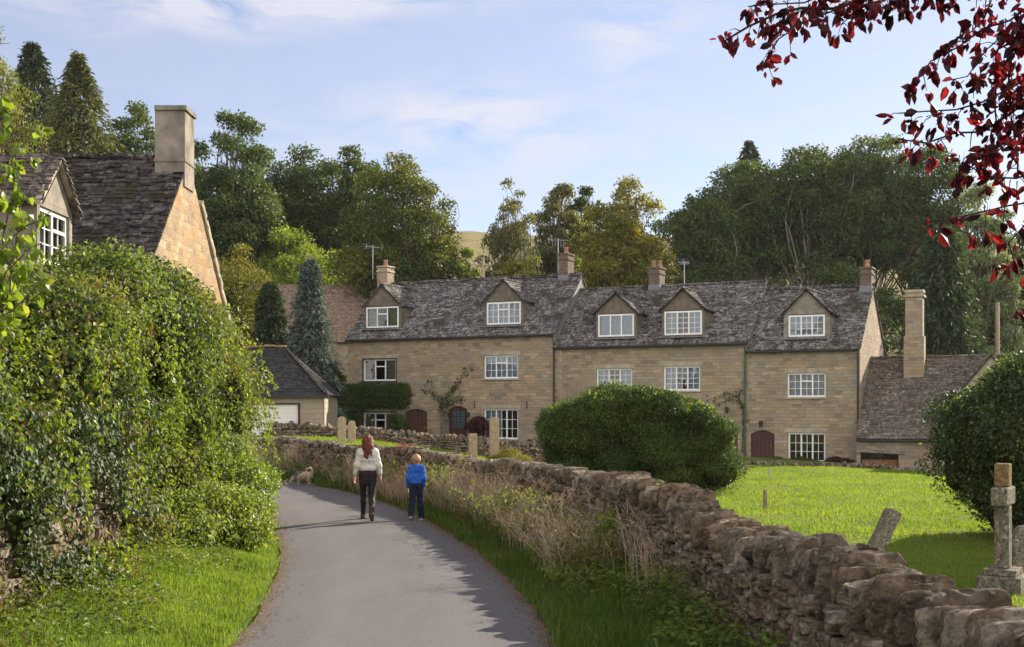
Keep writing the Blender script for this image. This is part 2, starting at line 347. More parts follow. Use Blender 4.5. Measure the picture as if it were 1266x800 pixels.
t = NT('earth_and_turf'); o = t.objco()
n1 = t.noise(.5, o, 6, .6)
c = t.ramp(n1, [(.3, (.085,.135,.02)), (.5, (.13,.19,.03)), (.7, (.18,.22,.04))])
c = t.mix(t.ramp(t.noise(7, o, 6, .7), [(.4, 0), (.7, .6)]), c, (.075,.10,.02))
hill = t.ramp(t.n('ShaderNodeMapRange', {'Value': t.n('ShaderNodeSeparateXYZ', {0: o}).outputs[1], 'From Min': 70.0, 'From Max': 110.0}).outputs[0], [(0, 0), (1, 1)])
c = t.mix(hill, c, t.ramp(t.noise(.25, o, 7, .7), [(.35, (.10,.10,.035)), (.55, (.24,.20,.09)), (.7, (.17,.17,.06))]))
M['ground'] = t.done(t.pbr(c, .95, t.bump(t.noise(18, o, 6, .7), .9, .06), .1))
# ------------------------------------------------------------------ terrain
def smooth(x): x = np.clip(x, 0, 1); return x * x * (3 - 2 * x)
def noise2(x, y, f=1.0, seed=0):
    r = np.random.default_rng(seed); s = 0
    for k in range(7):
        a, b, c = r.uniform(-1, 1, 2).tolist() + [r.uniform(0, 6.3)]
        ff = f * (1 + k * .55); n = math.hypot(a, b) + 1e-6
        s = s + np.sin((x * a + y * b) / n * ff + c) / (1 + k * .5)
    return s / 3.2
def poly_dist(pts, x, y):
    """distance to a polyline, signed (positive right of travel), and distance along"""
    pts = np.asarray(pts, float); best = np.full(np.shape(x), 1e9); sg = np.zeros(np.shape(x)); al = np.zeros(np.shape(x)); L = 0
    for (x0, y0), (x1, y1) in zip(pts[:-1], pts[1:]):
        dx, dy = x1 - x0, y1 - y0; l = math.hypot(dx, dy)
        t = np.clip(((x - x0) * dx + (y - y0) * dy) / l**2, 0, 1)
        d = np.hypot(x - x0 - t * dx, y - y0 - t * dy); c = (x - x0) * dy - (y - y0) * dx
        m = d < best; best = np.where(m, d, best); sg = np.where(m, np.sign(c), sg); al = np.where(m, L + t * l, al); L += l
    return best, sg, al
def spline(pts, step=.5):
    pts = np.asarray(pts, float); out = []
    P0 = np.vstack([2 * pts[0] - pts[1], pts, 2 * pts[-1] - pts[-2]])
    for i in range(1, len(P0) - 2):
        a, b, c, d = P0[i-1:i+3]; n = max(2, int(np.linalg.norm(c - b) / step))
        for k in range(n):
            t = k / n; out.append(.5 * ((2*b) + (c-a)*t + (2*a-5*b+4*c-d)*t*t + (-a+3*b-3*c+d)*t**3))
    out.append(pts[-1]); return np.array(out)
ROAD = spline([(-1.0,-14),(-1.1,-4),(-1.15,4),(-1.1,8),(-1.08,11.2),(-1.35,14),(-1.85,17.5),(-2.62,21.3),(-3.65,25.5),(-5.15,30.1),(-6.95,33.8),(-9.1,37.6),(-12,40.6),(-17,43.6),(-26,46.5),(-40,49)], 1.0)
WALL = spline([(2.7,-3),(2.62,1),(2.55,4),(2.45,5.8),(2.32,7.1),(2.2,9.4),(2.08,11.4),(1.88,14),(1.3,17.8),(.15,23),(-1.45,27.4),(-3.35,32.5),(-5.3,36.7),(-8.2,41.6),(-12,45),(-17,47.6),(-26,50.5)], .6)
def ground_z(x, y):
    x = np.asarray(x, float); y = np.asarray(y, float)
    dr, sr, _ = poly_dist(ROAD, x, y); dw, sw, _ = poly_dist(WALL, x, y)
    sdw = dw * sw
    church = 1.0 * smooth((2.5 - x) / 10) * smooth((y - 26) / 16) - .5 * smooth((x - 11) / 9) * smooth((y - 30) / 15)
    church = church + .05 * noise2(x, y, .9, 3) + .02 * noise2(x, y, 3, 4)
    verge = np.where(sr > 0, .22 * smooth((dr - 1.45) / 1.3) + .03 * noise2(x, y, 3, 5), .55 * smooth((dr - 1.5) / 2.2) + .04 * noise2(x, y, 2.2, 6))
    verge = np.where(dr < 1.45, -.04, verge)
    hill = np.maximum(0, y - 72); hz = .275 * hill * smooth(hill / 25 + .25) * (1 - .45 * smooth((y - 150) / 120)) + noise2(x, y, .05, 8) * smooth(hill / 40) * 1.2
    side = smooth((sdw + .15) / .4)
    z = verge * (1 - side) + church * side
    return z + hz

def axis(parts):
    out = []
    for a, b, st in parts: out += list(np.arange(a, b, st))
    return np.array(out + [parts[-1][1]])
gx = axis([(-420,-60,20),(-60,-20,2.5),(-20,-8,.5),(-8,8,.16),(8,24,.6),(24,60,2.5),(60,420,20)])
gy = axis([(-60,0,5),(0,8,.4),(8,24,.16),(24,52,.3),(52,72,1),(72,260,3),(260,600,20)])
GX, GY = np.meshgrid(gx, gy); GZ = ground_z(GX, GY)
def gza(x, y):
    x = np.asarray(x, float); y = np.asarray(y, float)
    i = np.clip(np.searchsorted(gx, x) - 1, 0, len(gx) - 2); j = np.clip(np.searchsorted(gy, y) - 1, 0, len(gy) - 2)
    u = np.clip((x - gx[i]) / (gx[i+1] - gx[i]), 0, 1); v = np.clip((y - gy[j]) / (gy[j+1] - gy[j]), 0, 1)
    return (GZ[j, i] * (1-u) + GZ[j, i+1] * u) * (1-v) + (GZ[j+1, i] * (1-u) + GZ[j+1, i+1] * u) * v
def gz(x, y): return float(gza(x, y))
V = np.stack([GX, GY, GZ], -1).reshape(-1, 3); nx, ny = len(gx), len(gy)
ii, jj = np.meshgrid(np.arange(nx - 1), np.arange(ny - 1)); q = (jj * nx + ii).ravel()
tag(MB().add(V, np.stack([q, q + 1, q + 1 + nx, q + nx], -1)).build('ground', M['ground'], None, True), kind='structure')

# the lane
rp = spline(ROAD, .5); d = np.gradient(rp, axis=0); d /= np.linalg.norm(d, axis=1)[:, None]; nr = np.stack([d[:, 1], -d[:, 0]], -1)
cols = []
for k, t in enumerate(np.linspace(-1.5, 1.5, 9)):
    e = (noise2(rp[:, 0] * 1.3, rp[:, 1] * 1.3, 3, 20 + k) * .07) if k in (0, 8) else 0
    pos = rp + nr * (t + e)[..., None] if k in (0, 8) else rp + nr * t
    cols.append(np.c_[pos, np.full(len(rp), .012 + .03 * (1 - (t / 1.5) ** 2))])
V = np.stack(cols, 1).reshape(-1, 3); n, k = len(rp), 9
ii, jj = np.meshgrid(np.arange(k - 1), np.arange(n - 1)); q = (jj * k + ii).ravel()
road = tag(MB().add(V, np.stack([q, q + 1, q + 1 + k, q + k], -1)).build('road', M['asphalt'], None, True), kind='structure')
at_ = road.data.attributes.new('across', 'FLOAT', 'POINT'); at_.data.foreach_set('value', np.tile(np.linspace(0, 1, k), n).astype(np.float32))

# ------------------------------------------------------------------ stones
def stone_template(n):
    """cube surface grid with n segments"""
    V = {}; Vl = []; Fq = []
    def vid(p):
        if p not in V: V[p] = len(Vl); Vl.append(p)
        return V[p]
    for ax in range(3):
        for s in (0, n):
            for i in range(n):
                for j in range(n):
                    c = []
                    for a, b in ((i, j), (i+1, j), (i+1, j+1), (i, j+1)):
                        p = [0, 0, 0]; p[ax] = s; p[(ax+1) % 3] = a; p[(ax+2) % 3] = b; c.append(vid(tuple(p)))
                    Fq.append(c if s else c[::-1])
    return np.array(Vl, float) / n * 2 - 1, np.array(Fq)
TPL = {n: stone_template(n) for n in (2, 3, 4, 6, 8, 13)}
def stones(mb, C, D, X, Y, Z, n=3, rough=.12, power=6, cuts=4, rg=rng, octs=5):
    """C centres, D half sizes, X/Y/Z axes per stone (N,3): split, chipped blocks, not boxes"""
    C, D, X, Y, Z = [np.asarray(a, float) for a in (C, D, X, Y, Z)]; N = len(C)
    if N == 0: return
    T, Q = TPL[n]; p = T / (np.sum(np.abs(T) ** power, 1) ** (1 / power))[:, None]
    p = np.repeat(p[None], N, 0)
    for k in range(cuts):
        nn = rg.normal(size=(N, 3)); nn /= np.linalg.norm(nn, axis=1)[:, None]
        ext = np.abs(nn).sum(1) * rg.uniform(.55, .85, N)
        dd = np.einsum('nvi,ni->nv', p, nn) - ext[:, None]
        p = p - np.maximum(dd, 0)[..., None] * nn[:, None]
    for k in range(octs):
        kv = rg.normal(size=(N, 1, 3)) * (1.3 + k * 1.15); ph = rg.uniform(0, 6.3, (N, 1))
        am = rg.normal(size=(N, 1, 3)) * rough / (1 + k * .33)
        p = p + np.sin((p * kv).sum(-1) + ph)[..., None] * am
    p = p * D[:, None]
    W = C[:, None] + p[..., 0:1] * X[:, None] + p[..., 1:2] * Y[:, None] + p[..., 2:3] * Z[:, None]
    nv = len(T); Fa = (Q[None] + (np.arange(N) * nv)[:, None, None]).reshape(-1, 4)
    mb.add(W.reshape(-1, 3), Fa)

def dry_wall(name, label, path, htop, thick, zones, cap, zbase=None, seed=1):
    """zones: list of (s0, s1, course height, stone length, template n); cap(s) -> (thickness, height, width, n)"""
    rg = np.random.default_rng(seed)
    path = np.asarray(path, float); seg = np.linalg.norm(np.diff(path, axis=0), axis=1); cum = np.r_[0, np.cumsum(seg)]
    def at(s):
        x = np.interp(s, cum, path[:, 0]); y = np.interp(s, cum, path[:, 1])
        x2 = np.interp(s + .2, cum, path[:, 0]); y2 = np.interp(s + .2, cum, path[:, 1]); x1 = np.interp(s - .2, cum, path[:, 0]); y1 = np.interp(s - .2, cum, path[:, 1])
        l = math.hypot(x2 - x1, y2 - y1) + 1e-9
        return x, y, (x2 - x1) / l, (y2 - y1) / l
    root = thing(name, label, 'wall')
    body = MB(); core = MB(); capm = MB(); tot = cum[-1]
    zb = zbase or (lambda x, y: min(gz(x, y), gz(x + .3, y), gz(x - .3, y)) - .12)
    s = 0; prev = None
    while s < tot:
        x, y, tx, ty = at(s); nxv, nyv = ty, -tx; t2 = thick / 2 - .10
        z0 = zb(x, y); z1 = z0 * 0 + htop(s, x, y) - .04
        ring = [(x + nxv * t2, y + nyv * t2, z0), (x - nxv * t2, y - nyv * t2, z0), (x - nxv * t2, y - nyv * t2, z1), (x + nxv * t2, y + nyv * t2, z1)]
        if prev is not None: core.add(prev + ring, [(0,1,5,4),(1,2,6,5),(2,3,7,6),(3,0,4,7)])
        prev = ring; s += .6
    for (s0, s1, ch, sl, n) in zones:
        for side in (-1, 1):
            nn = n if side == -1 else 2
            C, D, X, Y, Z = [], [], [], [], []
            xm, ym, _, _ = at((s0 + s1) / 2); zlo = min(zb(*at(s0)[:2]), zb(xm, ym), zb(*at(s1)[:2])); z = zlo
            zhi = max(htop(s0, *at(s0)[:2]), htop(s1, *at(s1)[:2]))
            while z < zhi:
                c = ch * rg.uniform(.65, 1.35); s = s0 - rg.uniform(0, sl)
                while s < s1:
                    l = sl * rg.uniform(.4, 1.5); x, y, tx, ty = at(s + l / 2); k = c
                    ht = htop(s, x, y)
                    if z + c * .4 < ht and z + c > zb(x, y):
                        batter = (ht - z) * .05
                        off = side * (thick / 2 - .08 + batter + rg.normal() * .022)
                        a = rg.normal() * .05; r_ = rg.normal() * .035
                        C.append((x + ty * off, y - tx * off, z + c / 2 + rg.normal() * .008)); D.append((l / 2 * .98, .10, c / 2 * .99))
                        X.append((tx * math.cos(a) , ty * math.cos(a), math.sin(a))); Y.append((ty + r_, -tx + r_, r_)); Z.append((-tx * math.sin(a), -ty * math.sin(a), math.cos(a)))
                    s += l
                z += c
            stones(body, C, D, X, Y, Z, nn, .06, 12, 4, rg)
    # stones on edge along the top
    byn = {}; s = 0
    while s < tot:
        x, y, tx, ty = at(s); th, hh, wd, n = cap(s, rg)
        lean = rg.normal(.30, .22); yaw = rg.normal() * .17
        tx2, ty2 = tx * math.cos(yaw) - ty * math.sin(yaw), tx * math.sin(yaw) + ty * math.cos(yaw)
        Xa = (tx2 * math.cos(lean), ty2 * math.cos(lean), math.sin(lean)); Za = (-tx2 * math.sin(lean), -ty2 * math.sin(lean), math.cos(lean)); Ya = (ty2, -tx2, 0)
        o = rg.normal() * .02
        byn.setdefault(n, []).append(((x + ty * o, y - tx * o, htop(s, x, y) + hh / 2 * .86), (th / 2 * .97, wd / 2 * rg.uniform(.86, 1.1), hh / 2 * rg.uniform(.86, 1.14)), Xa, Ya, Za))
        s += th * .99
    for n, L in byn.items():
        stones(capm, *[np.array([q[i] for q in L]) for i in range(5)], n, .050, 9, 7, rg, 12 if n > 5 else 5)
    body.build('stonework', M['drystone'], root); core.build('wall_core', M['core'], root); capm.build('coping', M['coping'], root, False)
    return root

def w1_top(s, x, y): return .93 + .05 * math.sin(s * .6) + .03 * math.sin(s * 1.7) + (.10 if 13.2 < y < 16.2 else 0) - .10 * max(0, 1 - abs((y - 10.8) / 3.0) ** 3)
def w1_cap(s, rg):
    near = s < 21.5
    if near: return rg.choice([.045, .07, .09, .12, .18]) * rg.uniform(.9, 1.15), rg.uniform(.24, .38), rg.uniform(.38, .54), 13 if s > 6 else 4
    return rg.uniform(.06, .15), rg.uniform(.20, .30), rg.uniform(.36, .46), 4
zones = []; s = 0
while s < 66: zones.append((s, s + 3, .062 if s < 24 else .075, .16 if s < 24 else .22, 4 if 6 <= s < 21 else (3 if s < 30 else 2))); s += 3
dry_wall('dry_stone_wall', 'long dry stone wall with rugged coping curving along the right side of the lane', WALL, w1_top, .50, zones, w1_cap, seed=11)

def w2_top(s, x, y): return float(np.interp(x, [-11, -8.5, -5.9, -3.3, -.9, 1.4, 6], [1.42, 1.36, 1.20, .98, .80, .66, .40]))
W2 = spline([(-12.5,50.5),(-9.4,49.6),(-6,48.6),(-2,47.5),(1.5,46.6),(6,46)], .8)
zones = [(s, s + 3, .09, .26, 2) for s in range(0, 18, 3)]
dry_wall('churchyard_wall', 'farther dry stone wall behind the gravestones, in front of the left cottage', W2, w2_top, .4, zones,
         lambda s, rg: (rg.uniform(.08, .17), rg.uniform(.20, .34), .36, 3), seed=12)
W3 = spline([(8.2,46.9),(11.5,46.6),(14,46.9),(16.2,47.2),(19,48)], .8)
dry_wall('low_kerb_wall', 'knee-high line of rough stones edging the lawn below the right-hand cottage', W3,
         lambda s, x, y: float(np.interp(x, [8, 14.3, 15, 19], [.02, -.10, -.28, -.45])), .3, [(s, s + 3, .08, .22, 2) for s in range(0, 11, 3)],
         lambda s, rg: (rg.uniform(.08, .2), rg.uniform(.14, .24), .28, 3), seed=13)

# ------------------------------------------------------------------ building kit (local: x along the front, y into the house, z up)
def wall_sheet(mb, x0, x1, z0, z1, y, depth, holes, inward=1):
    """front wall with real openings: face cells round the holes plus the reveals"""
    xs = sorted({x0, x1, *[h[0] for h in holes], *[h[1] for h in holes]}); zs = sorted({z0, z1, *[h[2] for h in holes], *[h[3] for h in holes]})
    for a, b in zip(xs[:-1], xs[1:]):
        for c, d in zip(zs[:-1], zs[1:]):
            mxx, mz = (a + b) / 2, (c + d) / 2
            if any(h[0] < mxx < h[1] and h[2] < mz < h[3] for h in holes): continue
            mb.poly([(a, y, c), (b, y, c), (b, y, d), (a, y, d)]); mb.poly([(a, y + depth, c), (a, y + depth, d), (b, y + depth, d), (b, y + depth, c)])
    for (a, b, c, d) in holes:
        Y = y + depth
        mb.poly([(a, y, c), (a, Y, c), (b, Y, c), (b, y, c)][::-1]); mb.poly([(a, y, d), (b, y, d), (b, Y, d), (a, Y, d)][::-1])
        mb.poly([(a, y, c), (a, y, d), (a, Y, d), (a, Y, c)][::-1]); mb.poly([(b, y, c), (b, Y, c), (b, Y, d), (b, y, d)][::-1])

def tiled(mb, A, B, C, D, expo=.17, wid=(.16, .36), th=.022, rg=rng, over=1.7, jit=.012):
    """rows of separate stone tiles on the quad A-B (eave) C-D (ridge)"""
    A, B, C, D = [np.array(p, float) for p in (A, B, C, D)]
    n = np.cross(B - A if np.linalg.norm(B - A) > .01 else C - D, D - A); n /= np.linalg.norm(n)
    if n[2] < 0: n = -n
    L = max(np.linalg.norm(D - A), np.linalg.norm(C - B)); v = 0; VV = []; row = 0
    while v < L:
        e = expo * (1.25 - .5 * v / L) * rg.uniform(.9, 1.1); f = v / L; f2 = min(1, (v + e * over) / L)
        p0, p1 = A + (D - A) * f, B + (C - B) * f; w = np.linalg.norm(p1 - p0)
        up = ((D - A) + (C - B)); up = up / np.linalg.norm(up)
        if w > .05:
            u = (p1 - p0) / w; x = -rg.uniform(0, .1); rowlift = rg.normal() * .004
            while x < w:
                ww = rg.uniform(*wid); xa, xb = max(x, -.03), min(x + ww - rg.uniform(.004, .02), w + .03)
                if xb - xa > .04:
                    h = e * over if f2 < 1 else e
                    lo = rg.normal() * jit * 1.6; tw = rg.normal() * .006; t_ = th * rg.uniform(.7, 1.5); up2 = up; s0 = rg.normal() * jit * .5
                    b0 = .034 + rowlift + rg.uniform(-.006, .012)
                    q = []
                    for (xx, vv, base) in ((xa, lo, b0 + tw), (xb, lo + s0, b0 - tw), (xb, h, .006), (xa, h, .006)): q.append(p0 + u * xx + up * vv + n * base)
                    q += [p + n * t_ for p in q]
                    VV.append(q)
                x += ww
        v += e; row += 1
    VV = np.array(VV).reshape(-1, 8, 3); N = len(VV)
    Q = np.array([(0,3,2,1),(4,5,6,7),(0,1,5,4),(1,2,6,5),(2,3,7,6),(3,0,4,7)])
    mb.add(VV.reshape(-1, 3), (Q[None] + (np.arange(N) * 8)[:, None, None]).reshape(-1, 4))
    for k, off in ((0, .012),): mb.poly([tuple(p - n * .03) for p in (A, B, C, D)])

def window(par, x0, x1, z0, z1, y, style='casement', frame='white', curtain=None, sill=True, dark=False, lights=3):
    f = MB(); fw = .075; d = .07
    f.box((x0, y, z0), (x0 + fw, y + d, z1)); f.box((x1 - fw, y, z0), (x1, y + d, z1))
    f.box((x0 + fw, y, z0), (x1 - fw, y + d, z0 + fw)); f.box((x0 + fw, y, z1 - fw), (x1 - fw, y + d, z1))
    o = f.build('window', M[frame], par); iw = (x1 - x0 - 2 * fw) / lights; bars = MB(); gb = MB()
    for i in range(1, lights):
        c = x0 + fw + iw * i; bars.box((c - .032, y + .003, z0 + fw), (c + .032, y + d - .003, z1 - fw))
    mid = lights // 2
    if style == 'casement' or style == 'casement_bars':
        zc = z1 - fw - (z1 - z0) * .27; a = x0 + fw + iw * mid + .032; bars.box((a, y - .012, zc - .03), (a + iw - .064, y + d - .01, zc + .03))
    bars.build('mullion', M[frame], o)
    if style in ('grid', 'casement_bars', 'grid4'):
        rows = {'grid': 3, 'casement_bars': 3, 'grid4': 4}[style]; H = z1 - z0 - 2 * fw
        for i in range(lights):
            c = x0 + fw + iw * (i + .5); gb.box((c - .011, y + .018, z0 + fw), (c + .011, y + .05, z1 - fw))
            for k in range(1, rows):
                zc = z0 + fw + H * k / rows
                gb.box((x0 + fw + iw * i + .034, y + .021, zc - .011), (x0 + fw + iw * (i + 1) - .034, y + .047, zc + .011))
        gb.build('glazing_bar', M[frame], o)
    MB().add([(x0 + fw, y + .036, z0 + fw), (x1 - fw, y + .036, z0 + fw), (x1 - fw, y + .036, z1 - fw), (x0 + fw, y + .036, z1 - fw)], [(0, 1, 2, 3)]).build('pane', M['glass'], o)
    if curtain:
        ranges = {'full': [(0, 1)], 'sides': [(0, .34), (.66, 1)], 'left': [(0, .45)], 'half': [(0, .3), (.62, 1)]}[curtain[0]]
        for (a, b) in ranges:
            cm = MB(); n = 28; xa = x0 + fw + (x1 - x0 - 2 * fw) * a; xb = x0 + fw + (x1 - x0 - 2 * fw) * b; V = []
            for i in range(n + 1):
                xx = xa + (xb - xa) * i / n; yy = y + .13 + .022 * math.sin(i * 1.9) + .01 * math.sin(i * .7)
                V += [(xx, yy, z0 - .02), (xx, yy, z1 + .02)]
            cm.add(V, [(2*i, 2*i+2, 2*i+3, 2*i+1) for i in range(n)])
            cm.build('curtain', M[curtain[1]], o, True)
    if sill: MB().box((x0 - .08, y - .16, z0 - .075), (x1 + .08, y - .004, z0 - .003)).build('sill', M['dressed' if not dark else 'darkframe'], o)
    return o

def chimney(par, x, y, w_, d_, z0, z1, mat, pots=1, cap='brick', potmat='pot'):
    m = MB().box((x - w_/2, y - d_/2, z0), (x + w_/2, y + d_/2, z1))
    c = m.build('chimney', M[mat], par)
    k = MB(); k.box((x - w_/2 - .04, y - d_/2 - .04, z1 - .26), (x + w_/2 + .04, y + d_/2 + .04, z1 - .17)); k.box((x - w_/2 - .05, y - d_/2 - .05, z1 + .002), (x + w_/2 + .05, y + d_/2 + .05, z1 + .08))
    k.build('chimney_cap', M[mat if cap == 'brick' else cap], c)
    fl = MB(); e = .02; fl.box((x - w_/2 - e, y - d_/2 - e, z0 + .35), (x + w_/2 + e, y + d_/2 + e, z0 + .62)); 
    if cap == 'brick': fl.build('flashing', M['lead'], c)
    for i in range(pots):
        px = x + (i - (pots - 1) / 2) * .32
        MB().tube([(px, y, z1 + .06), (px, y, z1 + .12), (px, y, z1 + .34), (px, y, z1 + .37), (px, y, z1 + .42)], [.13, .115, .095, .12, .12], 12).build('chimney_pot', M[potmat], c, True)
    return c

def dormer(par, x0, x1, z0, z1, za, eave, slope, style='casement', curtain=None, face='dormer_face', tiles='tiles', stone=False, rg=rng):
    """gabled roof dormer: window in front, cheeks running back into the slope, two little tiled slopes"""
    yd = (z0 - .12 - eave) / slope; ex = .12 if not stone else .22; xa, xb = x0 - ex, x1 + ex; xm = (x0 + x1) / 2
    back = lambda z: (z - eave) / slope
    zc = z1 + .04
    f = MB()
    f.box((xa, yd, z0 - .10), (x0, yd + .14, zc)); f.box((x1, yd, z0 - .10), (xb, yd + .14, zc)); f.box((x0, yd + .004, z0 - .10), (x1, yd + .136, z0 - .003))
    f.prism([(xa, yd, zc), (xb, yd, zc), (xm, yd, za - .03)], (0, .14, 0))
    root = f.build('dormer', M[face], par)
    for sx, t_ in ((xa, .05), (xb - .05, .05)):
        ck = MB(); ck.prism([(sx, yd + .14, z0 - .1), (sx, yd + .14, zc), (sx, back(zc) + .1, zc)], (t_, 0, 0)); ck.build('cheek', M[face], root)
    window(root, x0 + .004, x1 - .004, z0, z1, yd - .015, style, curtain=curtain, sill=False)
    MB().box((x0 - .15, yd - .25, z0 - .13), (x1 + .15, yd - .004, z0 - .09)).build('apron', M['lead'], root)
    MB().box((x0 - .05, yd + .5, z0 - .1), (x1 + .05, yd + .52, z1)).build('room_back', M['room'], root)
    r = MB(); o = .12; ze = zc - .06
    for s, xe in ((-1, xa - o), (1, xb + o)):
        tiled(r, (xe, yd - .14, ze), (xe, back(ze), ze), (xm, back(za), za), (xm, yd - .14, za), .13, (.12, .26), .02, rg)
    # ridge stones
    C = []; yy = yd - .1
    while yy < back(za) - .1: C.append((xm, yy, za + .05)); yy += .3
    n = len(C); stones(r, C, [(.16, .10, .035)] * n, [(0, 1, 0)] * n, [(1, 0, 0)] * n, [(0, 0, 1)] * n, 3, .05, 6, 1, rg)
    r.build('dormer_roof', M[tiles], root)
    return root

def ridge_line(mb, a, b, rg=rng, sz=(.24, .13, .05)):
    a, b = np.array(a, float), np.array(b, float); L = np.linalg.norm(b - a); u = (b - a) / L; n = int(L / (sz[0] * 1.85)); 
    v = np.cross((0, 0, 1), u); w_ = np.cross(u, v)
    C = [a + u * L * (i + .5) / n + np.array((0, 0, rg.normal() * .012)) for i in range(n)]
    stones(mb, C, [(L / n / 2 * 1.03, sz[1], sz[2])] * n, [u] * n, [v] * n, [w_] * n, 3, .06, 5, 1, rg)

def aerial(label, p, h, mastdown=.8, yaw=.4, kind=0):
    t_ = thing('tv_aerial', label, 'tv aerial', p, yaw, 'tv aerials on the chimneys')
    MB().tube([(0, 0, -mastdown), (0, 0, h)], .022, 6).build('mast', M['metal'], t_)
    a = MB(); z = h - .1
    a.tube([(-.5, 0, z), (.6, 0, z + .03)], .014, 5)
    for i in range(9):
        xx = -.45 + i * .125; l = .30 - i * .014; a.tube([(xx, -l, z + .02), (xx, l, z + .02)], .009, 4)
    for s in (-1, 1): a.tube([(-.5, -.28, z + .13 * s), (-.5, .28, z + .13 * s)], .009, 4); a.tube([(-.5, 0, z), (-.5, 0, z + .13 * s)], .009, 4)
    if kind: 
        for i in range(5): a.tube([(-.3 + i * .15, 0, z - .32), (-.3 + i * .15, 0, z + .02)], .009, 4)
    a.build('antenna', M['metal'], t_)
    return t_

# ------------------------------------------------------------------ the terrace
RZ = R(-26); ROW0 = Vector((-8.585, 63.46, 0))
ce, se = math.cos(RZ), math.sin(RZ)
def row_s(px, d=0.0):
    """front coordinate s where the sight line of column px meets the plane d behind the front"""
    r = (px - CX) / F; x0 = ROW0.x - se * d; y0 = ROW0.y + ce * d      # n = (-se, ce)
    return (r * y0 - x0) / (ce - r * se)
def row_z(px, py, d=0.0):
    s = row_s(px, d); Y = ROW0.y + ce * d + s * se
    return EYE + (HY - py) / F * Y
HD = 3.2
def row_rect(a, b, c, d, dep=0.0):
    return row_s(a, dep), row_s(b, dep), row_z((a + b) / 2, d, dep), row_z((a + b) / 2, c, dep)
SL, SM, SR = row_s(686), row_s(925), 26.14

def lantern(par, x, z, y=0):
    m = MB(); m.box((x - .05, y - .04, z - .08), (x + .05, y - .003, z + .08)); m.tube([(x, y - .03, z + .02), (x, y - .14, z + .10), (x, y - .2, z + .06)], .014, 5)
    m.tube([(x, y - .2, z + .1), (x, y - .2, z + .05), (x, y - .2, z - .15), (x, y - .2, z - .18)], [.02, .10, .07, .03], 8)
    m.build('wall_lantern', M['gutter'], par)

def door(par, x0, x1, z0, z1, y, mat, glazed=False):
    d = MB().box((x0 + .06, y, z0), (x1 - .06, y + .05, z1)); 
    o = d.build('door', M[mat], par)
    f = MB().box((x0, y - .03, z0), (x0 + .06, y + .07, z1)).box((x1 - .06, y - .03, z0), (x1, y + .07, z1)).box((x0 + .06, y - .03, z1 - .06), (x1 - .06, y + .069, z1))
    f.build('door_frame', M[mat], o)
    p = MB(); n = 5
    if not glazed:
        for i in range(n):
            a = x0 + .09 + (x1 - x0 - .18) * i / n; b = x0 + .09 + (x1 - x0 - .18) * (i + 1) / n
            p.box((a + .008, y - .016, z0 + .05), (b - .008, y - .002, z1 - .08))
        p.build('door_boards', M[mat], o)
    else:
        zc = z0 + (z1 - z0) * .45; xa, xb = x0 + .17, x1 - .17
        MB().box((xa, y - .008, zc), (xb, y - .003, z1 - .22)).build('pane', M['glass'], o)
        MB().box((xa, y - .0025, zc), (xb, y - .0015, z1 - .22)).build('blind', M['curtain'], o)
        for i in range(4): a = xa + (xb - xa) * i / 3; p.box((a - .014, y - .02, zc), (a + .014, y - .009, z1 - .2))
        for k in range(4): zz = zc + (z1 - .22 - zc) * k / 3; p.box((xa, y - .018, zz - .014), (xb, y - .0095, zz + .014))
        p.build('glazing_bar', M[mat], o)
    MB().tube([(x1 - .16, y - .06, (z0 + z1) / 2 - .05), (x1 - .16, y - .06, (z0 + z1) / 2 + .05)], .014, 6).build('handle', M['brass'], o)
    # shallow stone arch closing the top corners of the opening
    a = MB(); N = 10; xm = (x0 + x1) / 2; hw = (x1 - x0) / 2
    top = [(x0 + 2 * hw * i / N, y - .075, z1 - .002 - .16 * ((i / N * 2 - 1) ** 2)) for i in range(N + 1)]
    a.prism(top + [(x1, y - .075, z1 + .004), (x0, y - .075, z1 + .004)], (0, .04, 0))
    a.build('door_arch', M['dressed'], par)

